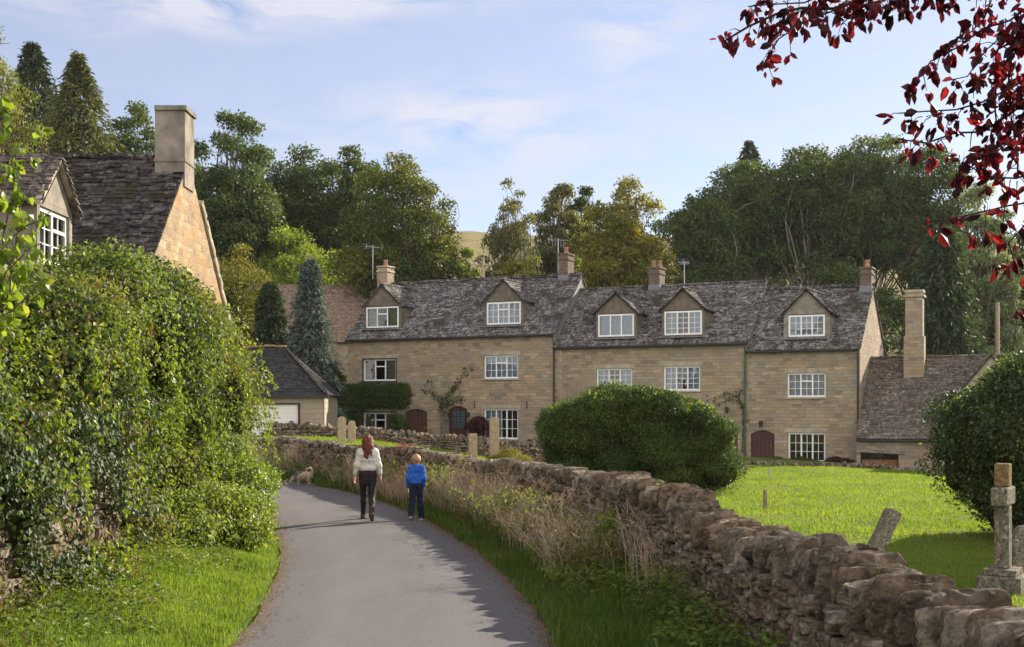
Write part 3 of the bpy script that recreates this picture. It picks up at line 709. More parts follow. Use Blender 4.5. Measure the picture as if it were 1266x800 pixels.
def cottage(label, s0, s1, base, eave, ridge, wins, doors, dormers, gables, lanterns=(), seed=0):
    rg = np.random.default_rng(seed)
    loc = ROW0 + Vector((ce, se, 0)) * s0
    c = thing('stone_cottage', label, 'cottage', (loc.x, loc.y, 0), RZ, 'terraced stone cottages')
    W = s1 - s0; slope = (ridge - eave) / HD
    holes = [(a - s0, b - s0, z0, z1) for (a, b, z0, z1, *_) in wins] + [(a - s0, b - s0, z0, z1) for (a, b, z0, z1, *_) in doors]
    m = MB(); wall_sheet(m, 0, W, base - 1.5, eave + .02, 0, .28, holes)
    for sx in gables:
        x = 0 if sx == 0 else W; dx = .3 if sx == 0 else -.3
        m.prism([(x, .001, base - 1.5), (x, 2 * HD, base - 1.5), (x, 2 * HD, eave), (x, HD, ridge - .02), (x, .001, eave)], (dx, 0, 0))
    m.box((0, 2 * HD - .3, base - 1.5), (W, 2 * HD, eave))
    m.build('wall', M['masonry'], c)
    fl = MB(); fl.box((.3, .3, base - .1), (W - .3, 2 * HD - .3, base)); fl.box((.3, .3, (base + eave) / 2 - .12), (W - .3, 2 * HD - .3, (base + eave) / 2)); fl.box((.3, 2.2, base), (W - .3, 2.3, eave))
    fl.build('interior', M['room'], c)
    for (a, b, z0, z1, st, cu, dk) in wins:
        window(c, a - s0 + .004, b - s0 - .004, z0 + .004, z1 - .004, .09, st, curtain=cu, dark=dk)
        MB().box((a - s0 - .12, -.006, z1 + .003), (b - s0 + .12, .12, z1 + .20)).build('lintel', M['dressed'], c)
        if dk:
            e = .05; x0, x1 = a - s0, b - s0
            MB().box((x0 - e, -.02, z0 - e), (x0 - .002, .1, z1 + e)).box((x1 + .002, -.02, z0 - e), (x1 + e, .1, z1 + e)).box((x0 - .002, -.02, z1 + .002), (x1 + .002, .1, z1 + e)).build('window_surround', M['darkframe'], c)
    for (a, b, z0, z1, mat, gl_) in doors: door(c, a - s0 + .004, b - s0 - .004, z0, z1 - .004, .12, mat, gl_)
    r = MB(); ov = .16; ze = eave - ov * slope
    tiled(r, (-.04, -ov, ze), (W + .04, -ov, ze), (W + .04, HD, ridge), (-.04, HD, ridge), .17, (.14, .38), .024, rg)
    tiled(r, (-.04, 2 * HD + ov, ze), (W + .04, 2 * HD + ov, ze), (W + .04, HD, ridge), (-.04, HD, ridge), .3, (.3, .6), .03, rg)
    ro = r.build('roof', M['tiles'], c)
    rl = MB(); ridge_line(rl, (-.05, HD, ridge + .05), (W + .05, HD, ridge + .05), rg); rl.build('ridge', M['tiles'], ro)
    gt = MB(); gt.tube([(-.02, -ov - .05, ze - .02), (W + .02, -ov - .05, ze - .02)], .055, 8); gt.build('gutter', M['gutter'], c)
    for (a, b, z0, z1, za, st, cu, stn) in dormers:
        dormer(c, a - s0, b - s0, z0, z1, za, eave, slope, st, cu, 'masonry' if stn == 2 else ('render_grey' if stn else 'dormer_face'), 'tiles', bool(stn), rg)
    for (s_, z_) in lanterns: lantern(c, s_ - s0, z_)
    return c, slope

def drm(a, b, t_, bt, apx_x, apx_y, eave, ridge):
    """dormer window rectangle solved on its own plane"""
    slope = (ridge - eave) / HD; dep = 1.0
    for _ in range(8):
        x0, x1, z0, z1 = row_rect(a, b, t_, bt, dep); dep = (z0 - .12 - eave) / slope
    return x0, x1, z0, z1, row_z(apx_x, apx_y, dep)

EL, RL = 5.90, 8.9; EM, RM = 5.25, 8.14; ER, RR = 4.88, 7.72
w_ = lambda a, b, t_, bt, st, cu=None, dk=False: (*row_rect(a, b, t_, bt), st, cu, dk)
net, dim = ('full', 'curtain'), ('sides', 'curtain_dim')
A, slA = cottage('left-hand, tallest cottage of the stone terrace, with a wall climber and two dark doors', 0.0, SL, .3, EL, RL,
    [w_(449,489.5,444,471,'casement',dim,True), w_(598,640.5,439,468,'casement_bars',net), w_(449,489.5,510,537,'casement',dim,True), w_(598,640.5,505.5,543,'grid',('left','curtain'))],
    [(row_s(500), row_s(528), .30, row_z(514, 505.5), 'brown_door', False), (row_s(554), row_s(577.5), .30, row_z(566, 502), 'maroon', True)],
    [(*drm(453,493,379.5,405,474,352,EL,RL), 'casement', dim, 0), (*drm(602,644,373.5,401,623,346,EL,RL), 'casement_bars', net, 0)],
    (0, 1), [(row_s(580), row_z(580, 512))], 21)
B, slB = cottage('middle cottage of the stone terrace, partly hidden by the clipped yew', SL, SM, .1, EM, RM,
    [w_(737,781.5,455.5,484,'grid4',('half','curtain')), w_(820,865.5,452.5,483,'grid4',('sides','curtain')), w_(737,781,522,556,'grid4'), w_(820,865,522,556,'grid4')],
    [(row_s(884), row_s(912), .05, row_z(898, 522), 'maroon', False)],
    [(*drm(739.5,784,388.5,416,760,362,EM,RM), 'plain', ('full','curtain'), 0), (*drm(821.5,868,384.5,414,846,357,EM,RM), 'grid4', ('sides','curtain'), 0)],
    (1,), [(row_s(900), row_z(900, 506))], 22)
C_, slC = cottage('narrow right-hand cottage of the terrace, with one stone-faced dormer above a maroon door', SM, SR, -.12, ER, RR,
    [w_(973,1021,461,491,'casement_bars',net), w_(974,1020.5,535,571,'grid',None)],
    [(row_s(928), row_s(957.5), row_z(943, 571), row_z(943, 532), 'maroon', False)],
    [(*drm(975,1020,389.5,416,998,358,ER,RR), 'grid', ('full','curtain'), 1)],
    (1,), [(row_s(942), row_z(942, 523))], 23)
for c_, W_ in ((A, SL),):
    MB().tube([(W_ - .02, -.09, EL - .3), (W_ - .02, -.09, -.3)], .045, 8).build('downpipe', M['gutter'], c_)
MB().tube([(SM - SL - .12, -.09, EM - .3), (SM - SL - .12, -.09, -.5)], .045, 8).build('downpipe', M['green_pipe'], B)
MB().tube([(SR - SM - .06, -.09, ER - .3), (SR - SM - .06, -.09, -.7)], .045, 8).build('downpipe', M['gutter'], C_)
# lead step where the higher roof meets the middle one
MB().prism([(SL + .02, -.2, EL - .5), (SL + .02, HD, RL - .35), (SL + .02, HD, RL - .1), (SL + .02, -.2, EL - .22)], (.05, 0, 0)).build('flashing', M['lead'], A)
MB().box((row_s(530), -.02, 1.0), (row_s(535), -.003, 1.15)).build('letter_box', M['brass'], A)
for px in (586, 651): MB().box((row_s(px), -.02, row_z(px, 505)), (row_s(px) + .05, -.002, row_z(px, 496))).build('tie_plate', M['gutter'], A)
def rowxy(s, d): return ROW0.x + ce * s - se * d, ROW0.y + se * s + ce * d
ch1 = chimney(A, .35 + .1, HD - .2, .62, .72, 7.6, row_z(456, 333, HD), 'masonry', 1, 'dressed')
ch2 = chimney(A, row_s(700, HD) , HD, .52, .8, 8.3, row_z(700, 316, HD), 'brick', 1)
ch3 = chimney(B, row_s(812, HD) - SL, HD, .55, .8, 7.6, row_z(812, 333, HD), 'brick', 2)
ch4 = chimney(C_, row_s(1072, HD) - SM, HD, .5, .75, 7.1, row_z(1072, 333, HD), 'brick', 1)
for px, py, h, lab, k, yw in ((461, 325, .95, 'tv aerial on the left chimney of the terrace, above the stone stack', 0, .9), (690, 318, .95, 'tv aerial beside the brick chimney between the left and middle cottages', 1, .3), (846, 352, 1.15, 'tv aerial on the middle cottage roof, right of its brick chimney', 0, 1.3)):
    x, y = rowxy(row_s(px, HD), HD); aerial(lab, (x, y, row_z(px, py, HD)), h, .9, yw, k)

# ------------------------------------------------------------------ low outbuilding right of the terrace (roof runs away from the lawn)
o_s0 = 26.14 + .02; lx, ly = rowxy(o_s0, -.9)
ob = thing('low_stone_outbuilding', 'low stone outbuilding with tall chimney and long tiled roof, right of the terrace', 'outbuilding', (lx, ly, 0), R(-24))
rg = np.random.default_rng(31)
oe, orr, od = 1.05, 4.45, 3.6; ow = 3.35
bm = MB(); wall_sheet(bm, 0, ow, -1.2, oe, 0, .3, [(.15, 1.7, -.55, .45)]); bm.box((0, 2 * od - .3, -1.2), (7.5, 2 * od, oe))
bm.build('wall', M['masonry'], ob)
MB().box((.2, .14, -.55), (1.65, .18, .05)).build('boarded_hatch', M['redwood'], ob)
lt = MB(); lt.prism([(.0, -.06, .36), (1.95, -.06, .30), (1.95, -.06, .46), (.0, -.06, .50)], (0, .3, 0)); lt.build('timber_lintel', M['bark_pale'], ob)
MB().box((.55, .10, -.50), (1.5, .137, .0)).build('hatch_boards', M['redwood'], ob)
r = MB(); k = (orr - oe) / od
tiled(r, (0, -.15, oe - .15 * k), (ow + .2, -.15, oe - .15 * k), (7.5, od, orr), (0, od, orr), .16, (.14, .34), .024, rg)
tiled(r, (0, 2 * od, oe), (7.5, 2 * od, oe), (7.5, od, orr), (0, od, orr), .3, (.3, .6), .03, rg)
ro = r.build('roof', M['tiles_brown'], ob); rl = MB(); ridge_line(rl, (0, od, orr + .05), (7.5, od, orr + .05), rg); rl.build('ridge', M['tiles_brown'], ro)
MB().tube([(0, -.2, oe - .2), (ow + .1, -.2, oe - .2)], .05, 8).build('gutter', M['gutter'], ob)
MB().tube([(ow - .05, -.12, oe - .25), (ow - .05, -.12, -1.0)], .04, 8).build('downpipe', M['gutter'], ob)
# cross wing with its gable to the lawn, mostly behind the evergreen bush
wg = MB(); wx0, wx1, wze, wzr = ow + .02, ow + 3.9, 1.9, 4.35; wxm = (wx0 + wx1) / 2
wg.prism([(wx0, -.35, -1.3), (wx1, -.35, -1.3), (wx1, -.35, wze), (wxm, -.35, wzr), (wx0, -.35, wze)], (0, .3, 0)); wg.box((wx0, -.05, -1.3), (wx0 + .3, 2.4, wze)); wg.box((wx1 - .3, -.05, -1.3), (wx1, 4, wze))
wgo = wg.build('cross_wing', M['masonry_pale'], ob)
r = MB()
for xe in (wx0 - .1, wx1 + .1): tiled(r, (xe, -.45, wze - .1), (xe, 3.4, wze - .1), (wxm, 3.4, wzr), (wxm, -.45, wzr), .17, (.14, .34), .024, rg)
r.build('wing_roof', M['tiles_brown'], wgo)
window(wgo, wxm - 1.15, wxm - .15, .7, 1.75, -.42, 'grid4', lights=2)
# tall lit chimney rising out of the roof
cx_ = 2.05; cm = MB(); cm.box((cx_ - .42, 2.55, 3.0), (cx_ + .42, 3.35, 5.35)); cm.prism([(cx_ - .36, 2.6, 5.35), (cx_ + .36, 2.6, 5.35), (cx_ + .36, 3.3, 5.35), (cx_ - .36, 3.3, 5.35)], (0, 0, 1.9))
ch = cm.build('chimney', M['masonry'], ob)
MB().box((cx_ - .44, 2.52, 7.05), (cx_ + .44, 3.38, 7.14)).box((cx_ - .40, 2.56, 7.25), (cx_ + .40, 3.34, 7.36)).build('chimney_cap', M['dressed'], ch)
# gas bottle shaped boiler flue and dish on the gable wall
d = thing('satellite_dish', 'small pale satellite dish on the gable wall above the low tiled roof', 'satellite dish', (*rowxy(26.2, 1.2), 3.0), R(-26 + 60))
N = 14; V = []; Fq = []
for i in range(5):
    for j in range(N): rr = .26 * i / 4; V.append((rr * math.cos(j*2*math.pi/N), -.28 - .07 * (1 - (rr/.26)**2) * -1, rr * math.sin(j*2*math.pi/N)))
for i in range(4):
    for j in range(N): Fq.append((i*N+j, i*N+(j+1)%N, (i+1)*N+(j+1)%N, (i+1)*N+j))
MB().add(V, Fq).build('dish', M['lead'], d, True); MB().tube([(0, -.22, 0), (0, .0, -.05), (0, .25, -.05)], .02, 6).tube([(0, -.25, -.25), (0, -.55, -.05)], .01, 5).build('bracket', M['metal'], d)

# ------------------------------------------------------------------ garage
gl_ = thing('stone_garage', 'small pale garage with white roller door and hipped slate roof beyond the hedge', 'garage', (-7.7, 49.6, 0), R(2))
rg = np.random.default_rng(41); gb_ = .75; ge = 2.82; gr = 4.8
m = MB(); wall_sheet(m, -6.2, 0, gb_ - 1, ge, 0, .25, [(-3.6, -.95, gb_, 2.42)]); m.box((-.25, .25, gb_ - 1), (0, 5.2, ge)); m.box((-6.2, .25, gb_ - 1), (-5.95, 5.2, ge)); m.box((-5.95, 4.95, gb_ - 1), (-.25, 5.2, ge)); m.build('wall', M['masonry_pale'], gl_)
dr = MB()
for i in range(9): z = gb_ + i * .18; dr.box((-3.5, .10 , z), (-1.05, .14, z + .17)); dr.box((-3.5, .115, z + .168), (-1.05, .135, z + .182))
do = dr.build('roller_door', M['door_white'], gl_)
MB().box((-3.6, .02, gb_), (-3.5, .16, 2.42)).box((-1.05, .02, gb_), (-.95, .16, 2.42)).box((-3.5, .02, 2.36), (-1.05, .16, 2.419)).build('door_frame', M['brown_door'], do)
r = MB(); o_ = .18
tiled(r, (-6.3, -o_, ge - .1), (o_, -o_, ge - .1), (-1.95, 2.6, gr), (-6.3, 2.6, gr), .19, (.2, .32), .014, rg, jit=.004)
tiled(r, (o_, -o_, ge - .1), (o_, 5.4, ge - .1), (-1.95, 2.62, gr), (-1.95, 2.6, gr), .19, (.2, .32), .014, rg, jit=.004)
tiled(r, (-6.3, 5.4, ge - .1), (o_, 5.4, ge - .1), (-1.95, 2.6, gr), (-6.3, 2.6, gr), .3, (.3, .5), .014, rg, jit=.004)
ro = r.build('roof', M['slate'], gl_); rl = MB(); ridge_line(rl, (-6.3, 2.6, gr + .06), (-1.9, 2.6, gr + .06), rg); rl.build('ridge', M['pot'], ro)
MB().box((-6.3, -.22, ge - .18), (.22, -.12, ge - .06)).build('fascia', M['gutter'], gl_)

# ------------------------------------------------------------------ farther house behind the conifers
fh = thing('far_house', 'house with an old brown tiled roof showing behind the dark conifers, left of the terrace', 'house', (-17.5, 73.5, 0), R(10))
rg = np.random.default_rng(51)
m = MB(); m.box((0, 0, 0), (12.5, .3, 6.4)); m.prism([(12.5, 0, 0), (12.5, 8, 0), (12.5, 8, 6.4), (12.5, 4, 10.0), (12.5, 0, 6.4)], (-.3, 0, 0)); m.prism([(0, 0, 0), (0, 8, 0), (0, 8, 6.4), (0, 4, 10.0), (0, 0, 6.4)], (.3, 0, 0)); m.box((0, 7.7, 0), (12.5, 8, 6.4)); m.build('wall', M['masonry'], fh)
r = MB(); tiled(r, (-.1, -.2, 6.25), (12.6, -.2, 6.25), (12.6, 4, 10.1), (-.1, 4, 10.1), .17, (.14, .3), .022, rg); tiled(r, (-.1, 8.2, 6.25), (12.6, 8.2, 6.25), (12.6, 4, 10.1), (-.1, 4, 10.1), .3, (.3, .5), .03, rg)
r.build('roof', M['tiles_clay'], fh)

# ------------------------------------------------------------------ big house on the left
lh = thing('gabled_house', 'large house above the big hedge, with sunlit ochre gable and rendered chimney', 'house', (0, 0, 0))
rg = np.random.default_rng(61)
gx0, gy0, gy1, gez, grz = -6.95, 22.2, 30.0, 3.85, 7.55; gym = (gy0 + gy1) / 2 
m = MB(); m.prism([(gx0, gy0, -.2), (gx0, gy1, -.2), (gx0, gy1, gez), (gx0, gym, grz - .03), (gx0, gy0, gez)], (-.4, 0, 0)); m.box((-17, gy0, -.2), (gx0 - .4, gy0 + .3, gez)); m.box((-17, gy1 - .3, -.2), (gx0 - .4, gy1, gez))
m.build('wall', M['masonry_ochre'], lh)
r = MB(); sl = (grz - gez) / (gym - gy0)
tiled(r, (-17, gy0 - .2, gez - .2 * sl), (gx0 - .02, gy0 - .2, gez - .2 * sl), (gx0 - .02, gym, grz), (-17, gym, grz), .16, (.16, .42), .028, rg, jit=.018)
tiled(r, (-17, gy1 + .2, gez - .2 * sl), (gx0 - .1, gy1 + .2, gez - .2 * sl), (gx0 - .1, gym, grz), (-17, gym, grz), .3, (.3, .5), .03, rg)
ro = r.build('roof', M['tiles_dark'], lh)
rl = MB(); ridge_line(rl, (-17, gym, grz + .05), (-7.6, gym, grz + .05), rg, (.3, .16, .06)); rl.build('ridge', M['tiles_dark'], ro)
cp = MB(); n_ = 9
C = []; D = []; u = np.array((0, gy1 - gym, gez - grz)); Lc = np.linalg.norm(u); u = u / Lc; nn = np.array((0, -u[2], u[1]))
for i in range(n_): C.append(np.array((gx0 - .12, gym + .35, grz - .33 )) + u * (.75 + (Lc - .75) * (i + .5) / n_) + nn * .12); D.append((Lc / n_ / 2 * 1.0, .19, .085))
stones(cp, C, D, [u] * n_, [(1, 0, 0)] * n_, [nn] * n_, 4, .03, 8, 1, rg)
cp.build('verge_coping', M['dressed'], lh)
cm = MB().box((-7.55, 25.65, 6.9), (-6.915, 26.4, 8.50)); c = cm.build('chimney', M['render_grey'], lh)
MB().box((-7.55, 25.60, 8.503), (-6.87, 26.45, 8.60)).build('chimney_cap', M['render_grey'], c)
MB().box((-7.57, 25.63, 7.42), (-6.895, 26.42, 7.48)).build('string_course', M['render_grey'], c)
# wing running towards the lane's near end, its eaves wall and dormer face the lane
wxe, wez, wrz, wxr = -8.35, 4.35, 7.7, -11.9; ws = (wrz - wez) / (wxe - wxr)
m = MB(); m.box((wxe - .35, 13.0, -.2), (wxe, gy0 + .1, wez)); m.prism([(wxe, 13.0, -.2), (wxe, 13.0, wez), (wxr, 13.0, wrz), (2*wxr - wxe, 13.0, wez), (2*wxr - wxe, 13.0, -.2)], (0, .35, 0)); m.build('wing_wall', M['masonry_ochre'], lh)
r = MB(); tiled(r, (wxe + .2, 12.9, wez - .2 * ws), (wxe + .2, gy0 + .6, wez - .2 * ws), (wxr, gym - .4, wrz), (wxr, 12.9, wrz), .17, (.16, .4), .028, rg, jit=.018)
tiled(r, (2*wxr - wxe, 12.9, wez), (2*wxr - wxe, gy0, wez), (wxr, gym - .4, wrz), (wxr, 12.9, wrz), .3, (.3, .5), .03, rg); wr = r.build('wing_roof', M['tiles_dark'], lh)
# dormer, built along its own axis: local x = world +Y, local y = world -X
dm = empty('dormer', (wxe + .18, 0, 0), R(90), lh)
D0, D1, Dz0, Dz1, Dza = 21.0, 22.4, 4.75, 5.72, 6.62
f = MB(); e = .13
f.box((D0 - e, 0, Dz0 - .5), (D0, .2, Dz1 + .1)); f.box((D1, 0, Dz0 - .5), (D1 + e, .2, Dz1 + .1)); f.box((D0, .004, Dz0 - .5), (D1, .196, Dz0 - .003)); f.box((D0, .004, Dz1 + .003), (D1, .196, Dz1 + .1))
f.prism([(D0 - e, 0, Dz1 + .1), (D1 + e, 0, Dz1 + .1), ((D0 + D1) / 2, 0, Dza)], (0, .2, 0)); f.box((D0 - e, .2, Dz0 - .5), (D0 - e + .08, 2.2, Dz1 + .1)); f.box((D1 + e - .08, .2, Dz0 - .5), (D1 + e, 2.2, Dz1 + .1)); f.build('dormer_wall', M['render_grey'], dm)
window(dm, D0 + .004, D1 - .004, Dz0, Dz1, .05, 'casement_bars', frame='cream', curtain=('left', 'curtain'), lights=2, sill=False)
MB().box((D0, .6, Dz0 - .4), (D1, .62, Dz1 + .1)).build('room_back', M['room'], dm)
r = MB()
for xe, s_ in ((D0 - e - .12, 1), (D1 + e + .12, -1)):
    tiled(r, (xe, -.14, Dz1 + .0), (xe, 2.0, Dz1 + .0), ((D0 + D1) / 2, 2.6, Dza + .03), ((D0 + D1) / 2, -.14, Dza + .03), .14, (.14, .3), .026, rg)
r.build('dormer_roof', M['tiles_brown'], dm)
vb = MB()
for xe, xo in ((D0 - e, -.14), (D1 + e, .14)):
    vb.prism([(xe + xo, -.12, Dz1 - .03), (xe + xo, -.12, Dz1 + .07), ((D0 + D1) / 2, -.12, Dza + .06), ((D0 + D1) / 2, -.12, Dza - .05)], (0, .10, 0))
vb.build('verge_board', M['dressed'], dm)

# ------------------------------------------------------------------ poles, wires, posts
def pole(label, x, y, h, arm=True, r0=.12):
    z = gz(x, y); p = thing('utility_pole', label, 'pole', (x, y, z))
    MB().tube([(0, 0, -.5), (0, 0, h * .5), (0, 0, h)], [r0, r0 * .85, r0 * .7], 10).build('post', M['pole_wood'], p, True)
    if arm:
        MB().box((-.5, -.06, h - .55), (.5, .04, h - .45)).build('cross_arm', M['pole_wood'], p)
        for s in (-.4, .4): MB().tube([(s, 0, h - .45), (s, 0, h - .3)], [.03, .045], 8).build('insulator', M['white'], p)
    return p
q = P(692, 436, 58.6); pole('slim wooden pole standing where the left and middle cottages meet', q.x, 58.0 - 0.6, q.z - gz(q.x, 57.4), False, .08)
q = P(597, 318, 72); pole('wooden pole behind the ridge of the left cottage', q.x, q.y, q.z - gz(q.x, 72), True, .13)
q = P(1233, 374, 66); pole('weathered pole in front of the trees at the far right, above the outbuilding roof', q.x, q.y, q.z - gz(q.x, 66), False, .15)
def wire(a, b, sag, lab):
    pts = [a.lerp(b, i / 14) + Vector((0, 0, -sag * 4 * (i / 14) * (1 - i / 14))) for i in range(15)]
    tag(MB().tube(pts, .012, 4).build('overhead_wire', M['gutter'], None, True), lab, 'wire')
wire(P(597, 327, 72), P(458, 338, 66.5), .8, 'thin overhead wire from the pole behind the ridge to the left stone chimney')
wire(P(598, 331, 72), P(696, 333, 61), .5, 'thin overhead wire dipping to the brick chimney between two cottages')
wire(P(598, 322, 72), P(380, 330, 80), 1.0, 'thin overhead wire running left from the pole across the trees')

def post(px, pyt, Y, r_, lab, name='fence_post', lean=(0, 0), mat='pole_wood', drop=0):
    q = P(px, pyt, Y); z0 = gz(q.x, q.y); h = q.z - z0
    n = 6; pts = [(lean[0] * i / n, lean[1] * i / n, -.3 + (h + .3) * i / n) for i in range(n + 1)]
    o = MB().tube(pts, [r_] * n + [r_ * .85], 10).build(name, M[mat], None)
    o.location = (q.x, q.y, z0); return tag(o, lab, 'post')
post(946, 605, 26.5, .05, 'short grey timber post standing alone on the lawn behind the wall')
post(951, 578, 38, .022, 'thin metal stake on the lawn near the right-hand cottage', 'garden_stake', (0, 0), 'metal')

# ------------------------------------------------------------------ gravestones
def headstone(label, x, y, w_, h, t_, shape='round', rz=0, mat='gravestone', lean=0.0, group='plain headstones in the churchyard'):
    z = gz(x, y); n = 12; half = w_ / 2; pts = [(-half, 0, -.25), (half, 0, -.25)]
    if shape == 'round':
        zs = h - half * .9
        pts += [(half * math.cos(a), 0, zs + half * .9 * math.sin(a)) for a in np.linspace(0, math.pi, n)]
    elif shape == 'pointed':
        zs = h - half * 1.5
        pts += [(half * math.cos(a) ** .8 if math.cos(a) > 0 else -half * abs(math.cos(a)) ** .8, 0, zs + half * 1.5 * math.sin(a)) for a in np.linspace(0, math.pi, n)]
    else: pts += [(half, 0, h - .03), (half * .8, 0, h), (-half * .8, 0, h), (-half, 0, h - .03)]
    m = MB().prism(pts[::-1], (0, t_, 0)); o = m.build('headstone', M[mat], None)
    b = o.modifiers.new('bevel', 'BEVEL'); b.width = .015; b.segments = 2; b.limit_method = 'ANGLE'
    o.location = (x, y, z); o.rotation_euler = (R(rng.normal() * 1), lean, rz); return tag(o, label, 'gravestone', group)
def hs_at(px, top, bot_z_Y, **k): pass
for px, pyt, Y, w_, shp, rz, lab in ((423, 515, 42.5, .29, 'round', .45, 'rounded tan headstone, the taller of the pair left of the woman'),
                                     (435.5, 520, 43.2, .27, 'pointed', .45, 'rounded tan headstone, the shorter of the pair left of the woman'),
                                     (585.5, 536, 38, .27, 'flat', .35, 'small square-topped headstone left of the tall square gravestone'),
                                     (612, 516, 39.5, .31, 'flat', .35, 'tall square-topped pink-tan gravestone beside the small rounded shrub')):
    q = P(px, pyt, Y); headstone(lab, q.x, Y, w_, q.z - gz(q.x, Y), .12 if w_ < .33 else .16, shp, rz)
ls = headstone('weathered rounded headstone leaning steeply to the right on the lawn behind the wall', P(1060, 700, 14.2).x, 14.2, .165, 1.10, .16, 'flat', .2, 'gravestone_dark', R(28), None)
q = P(1266, 650, 15.2); headstone('grey headstone cut by the right edge of the photo, beside the stone cross', q.x + .02, 15.2, .34, q.z - gz(q.x, 15.2), .12, 'pointed', .2, 'gravestone_dark', R(3), None)

X0, Y0 = P(1240, 700, 14.6).x, 14.6; zc = gz(X0, Y0)
cr = thing('stone_cross', 'weathered stone grave cross with short arms and orange lichen on a stepped base', 'stone cross', (X0, Y0, zc), R(58))
top = P(0, 573, Y0).z - zc
def bev(o, w_=.015):
    b = o.modifiers.new('bevel', 'BEVEL'); b.width = w_; b.segments = 2; return o
bev(MB().box((-.30, -.25, -.2), (.30, .25, .20)).build('base', M['gravestone_dark'], cr)); bev(MB().box((-.23, -.19, .2), (.23, .19, .28)).build('plinth', M['gravestone_dark'], cr))
bev(MB().box((-.10, -.085, .28), (.10, .085, top - .50)).build('shaft', M['gravestone_dark'], cr)); zc_ = top - .5
bev(MB().box((-.28, -.095, zc_ + .002), (.28, .095, zc_ + .22)).build('arms', M['gravestone_dark'], cr), .02)
bev(MB().box((-.10, -.085, zc_ + .222), (.10, .085, top)).build('head', M['gravestone_rust'], cr))
# ------------------------------------------------------------------ smooth surfaces from signed distance fields
def surface(prims, h, k=.03, disp=None):
    """prims: (a, b, ra, rb[, k]) tapered capsules; returns a quad surface (surface nets)"""
    A = np.array([p[0] for p in prims], float); Bq = np.array([p[1] for p in prims], float); Rr = np.array([(p[2], p[3]) for p in prims])
    lo = np.minimum(A, Bq).min(0) - Rr.max() - 3 * h - .03; hi = np.maximum(A, Bq).max(0) + Rr.max() + 3 * h + .03
    n = np.ceil((hi - lo) / h).astype(int) + 1; ax = [lo[i] + h * np.arange(n[i]) for i in range(3)]
    S_ = np.full(n, 1.0, np.float32)
    for p in prims:
        a, b = np.array(p[0], float), np.array(p[1], float); ra, rb = p[2], p[3]; kk = p[4] if len(p) > 4 else k; mg = max(ra, rb) + kk * 1.5 + 2 * h
        l = np.maximum(((np.minimum(a, b) - mg - lo) / h).astype(int), 0); u = np.minimum(((np.maximum(a, b) + mg - lo) / h).astype(int) + 2, n)
        X, Y, Z = np.meshgrid(*[ax[i][l[i]:u[i]] for i in range(3)], indexing='ij'); q = np.stack([X, Y, Z], -1) - a; d = b - a; dd = max(d @ d, 1e-9)
        t = np.clip((q @ d) / dd, 0, 1); dist = np.linalg.norm(q - t[..., None] * d, axis=-1) - (ra + (rb - ra) * t)
        sub = S_[l[0]:u[0], l[1]:u[1], l[2]:u[2]]; hh = np.maximum(kk - np.abs(sub - dist), 0) / kk; sub[...] = np.minimum(sub, dist) - hh * hh * kk / 4
    if disp is not None:
        X, Y, Z = np.meshgrid(*ax, indexing='ij'); S_ += disp(X, Y, Z)
    s = S_ < 0; c = [slice(None, -1), slice(1, None)]; cnt = np.zeros([m - 1 for m in n], int)
    for i in range(2):
        for j in range(2):
            for q in range(2): cnt += s[c[i], c[j], c[q]]
    act = (cnt > 0) & (cnt < 8); idx = -np.ones(act.shape, int); idx[act] = np.arange(act.sum()); cells = np.argwhere(act); acc = np.zeros((len(cells), 3)); num = np.zeros(len(cells))
    for axn in range(3):
        for o1 in (0, 1):
            for o2 in (0, 1):
                o = np.zeros(3, int); oth = [i for i in range(3) if i != axn]; o[oth[0]] = o1; o[oth[1]] = o2; p0 = cells + o; p1 = p0.copy(); p1[:, axn] += 1
                v0 = S_[tuple(p0.T)]; v1 = S_[tuple(p1.T)]; m = (v0 < 0) != (v1 < 0); t = np.where(m, v0 / np.where(m, v0 - v1, 1), 0); pt = p0.astype(float); pt[:, axn] += t; acc[m] += pt[m]; num[m] += 1
    V = lo + h * acc / num[:, None]; Fq = []
    for axn in range(3):
        oth = [i for i in range(3) if i != axn]; sl0 = [slice(None)] * 3; sl1 = [slice(None)] * 3; sl0[axn] = slice(None, -1); sl1[axn] = slice(1, None)
        cr = s[tuple(sl0)] != s[tuple(sl1)]; e = np.argwhere(cr); ok = (e[:, oth[0]] > 0) & (e[:, oth[1]] > 0) & (e[:, oth[0]] < n[oth[0]] - 1) & (e[:, oth[1]] < n[oth[1]] - 1); e = e[ok]; flip = s[tuple(sl0)][tuple(e.T)]
        q = []
        for (a_, b_) in ((-1, -1), (0, -1), (0, 0), (-1, 0)): c_ = e.copy(); c_[:, oth[0]] += a_; c_[:, oth[1]] += b_; q.append(idx[tuple(c_.T)])
        q = np.stack(q, 1)
        if axn == 1: flip = ~flip
        q[~flip] = q[~flip][:, ::-1]; Fq.append(q)
    Fq = np.concatenate(Fq); return V, Fq[(Fq >= 0).all(1)]
def flesh(name, prims, mat, par, h=.009, k=.03, disp=None):
    V, Fq = surface(prims, h, k, disp); return MB().add(V, Fq).build(name, M[mat], par, True)


M['twigs'] = m_plain('shaded_twigs', (.035,.035,.014), 1, .05, .3, 7, bump=.6)  # solid core inside bushes, its dark colour standing in for shade among leaves
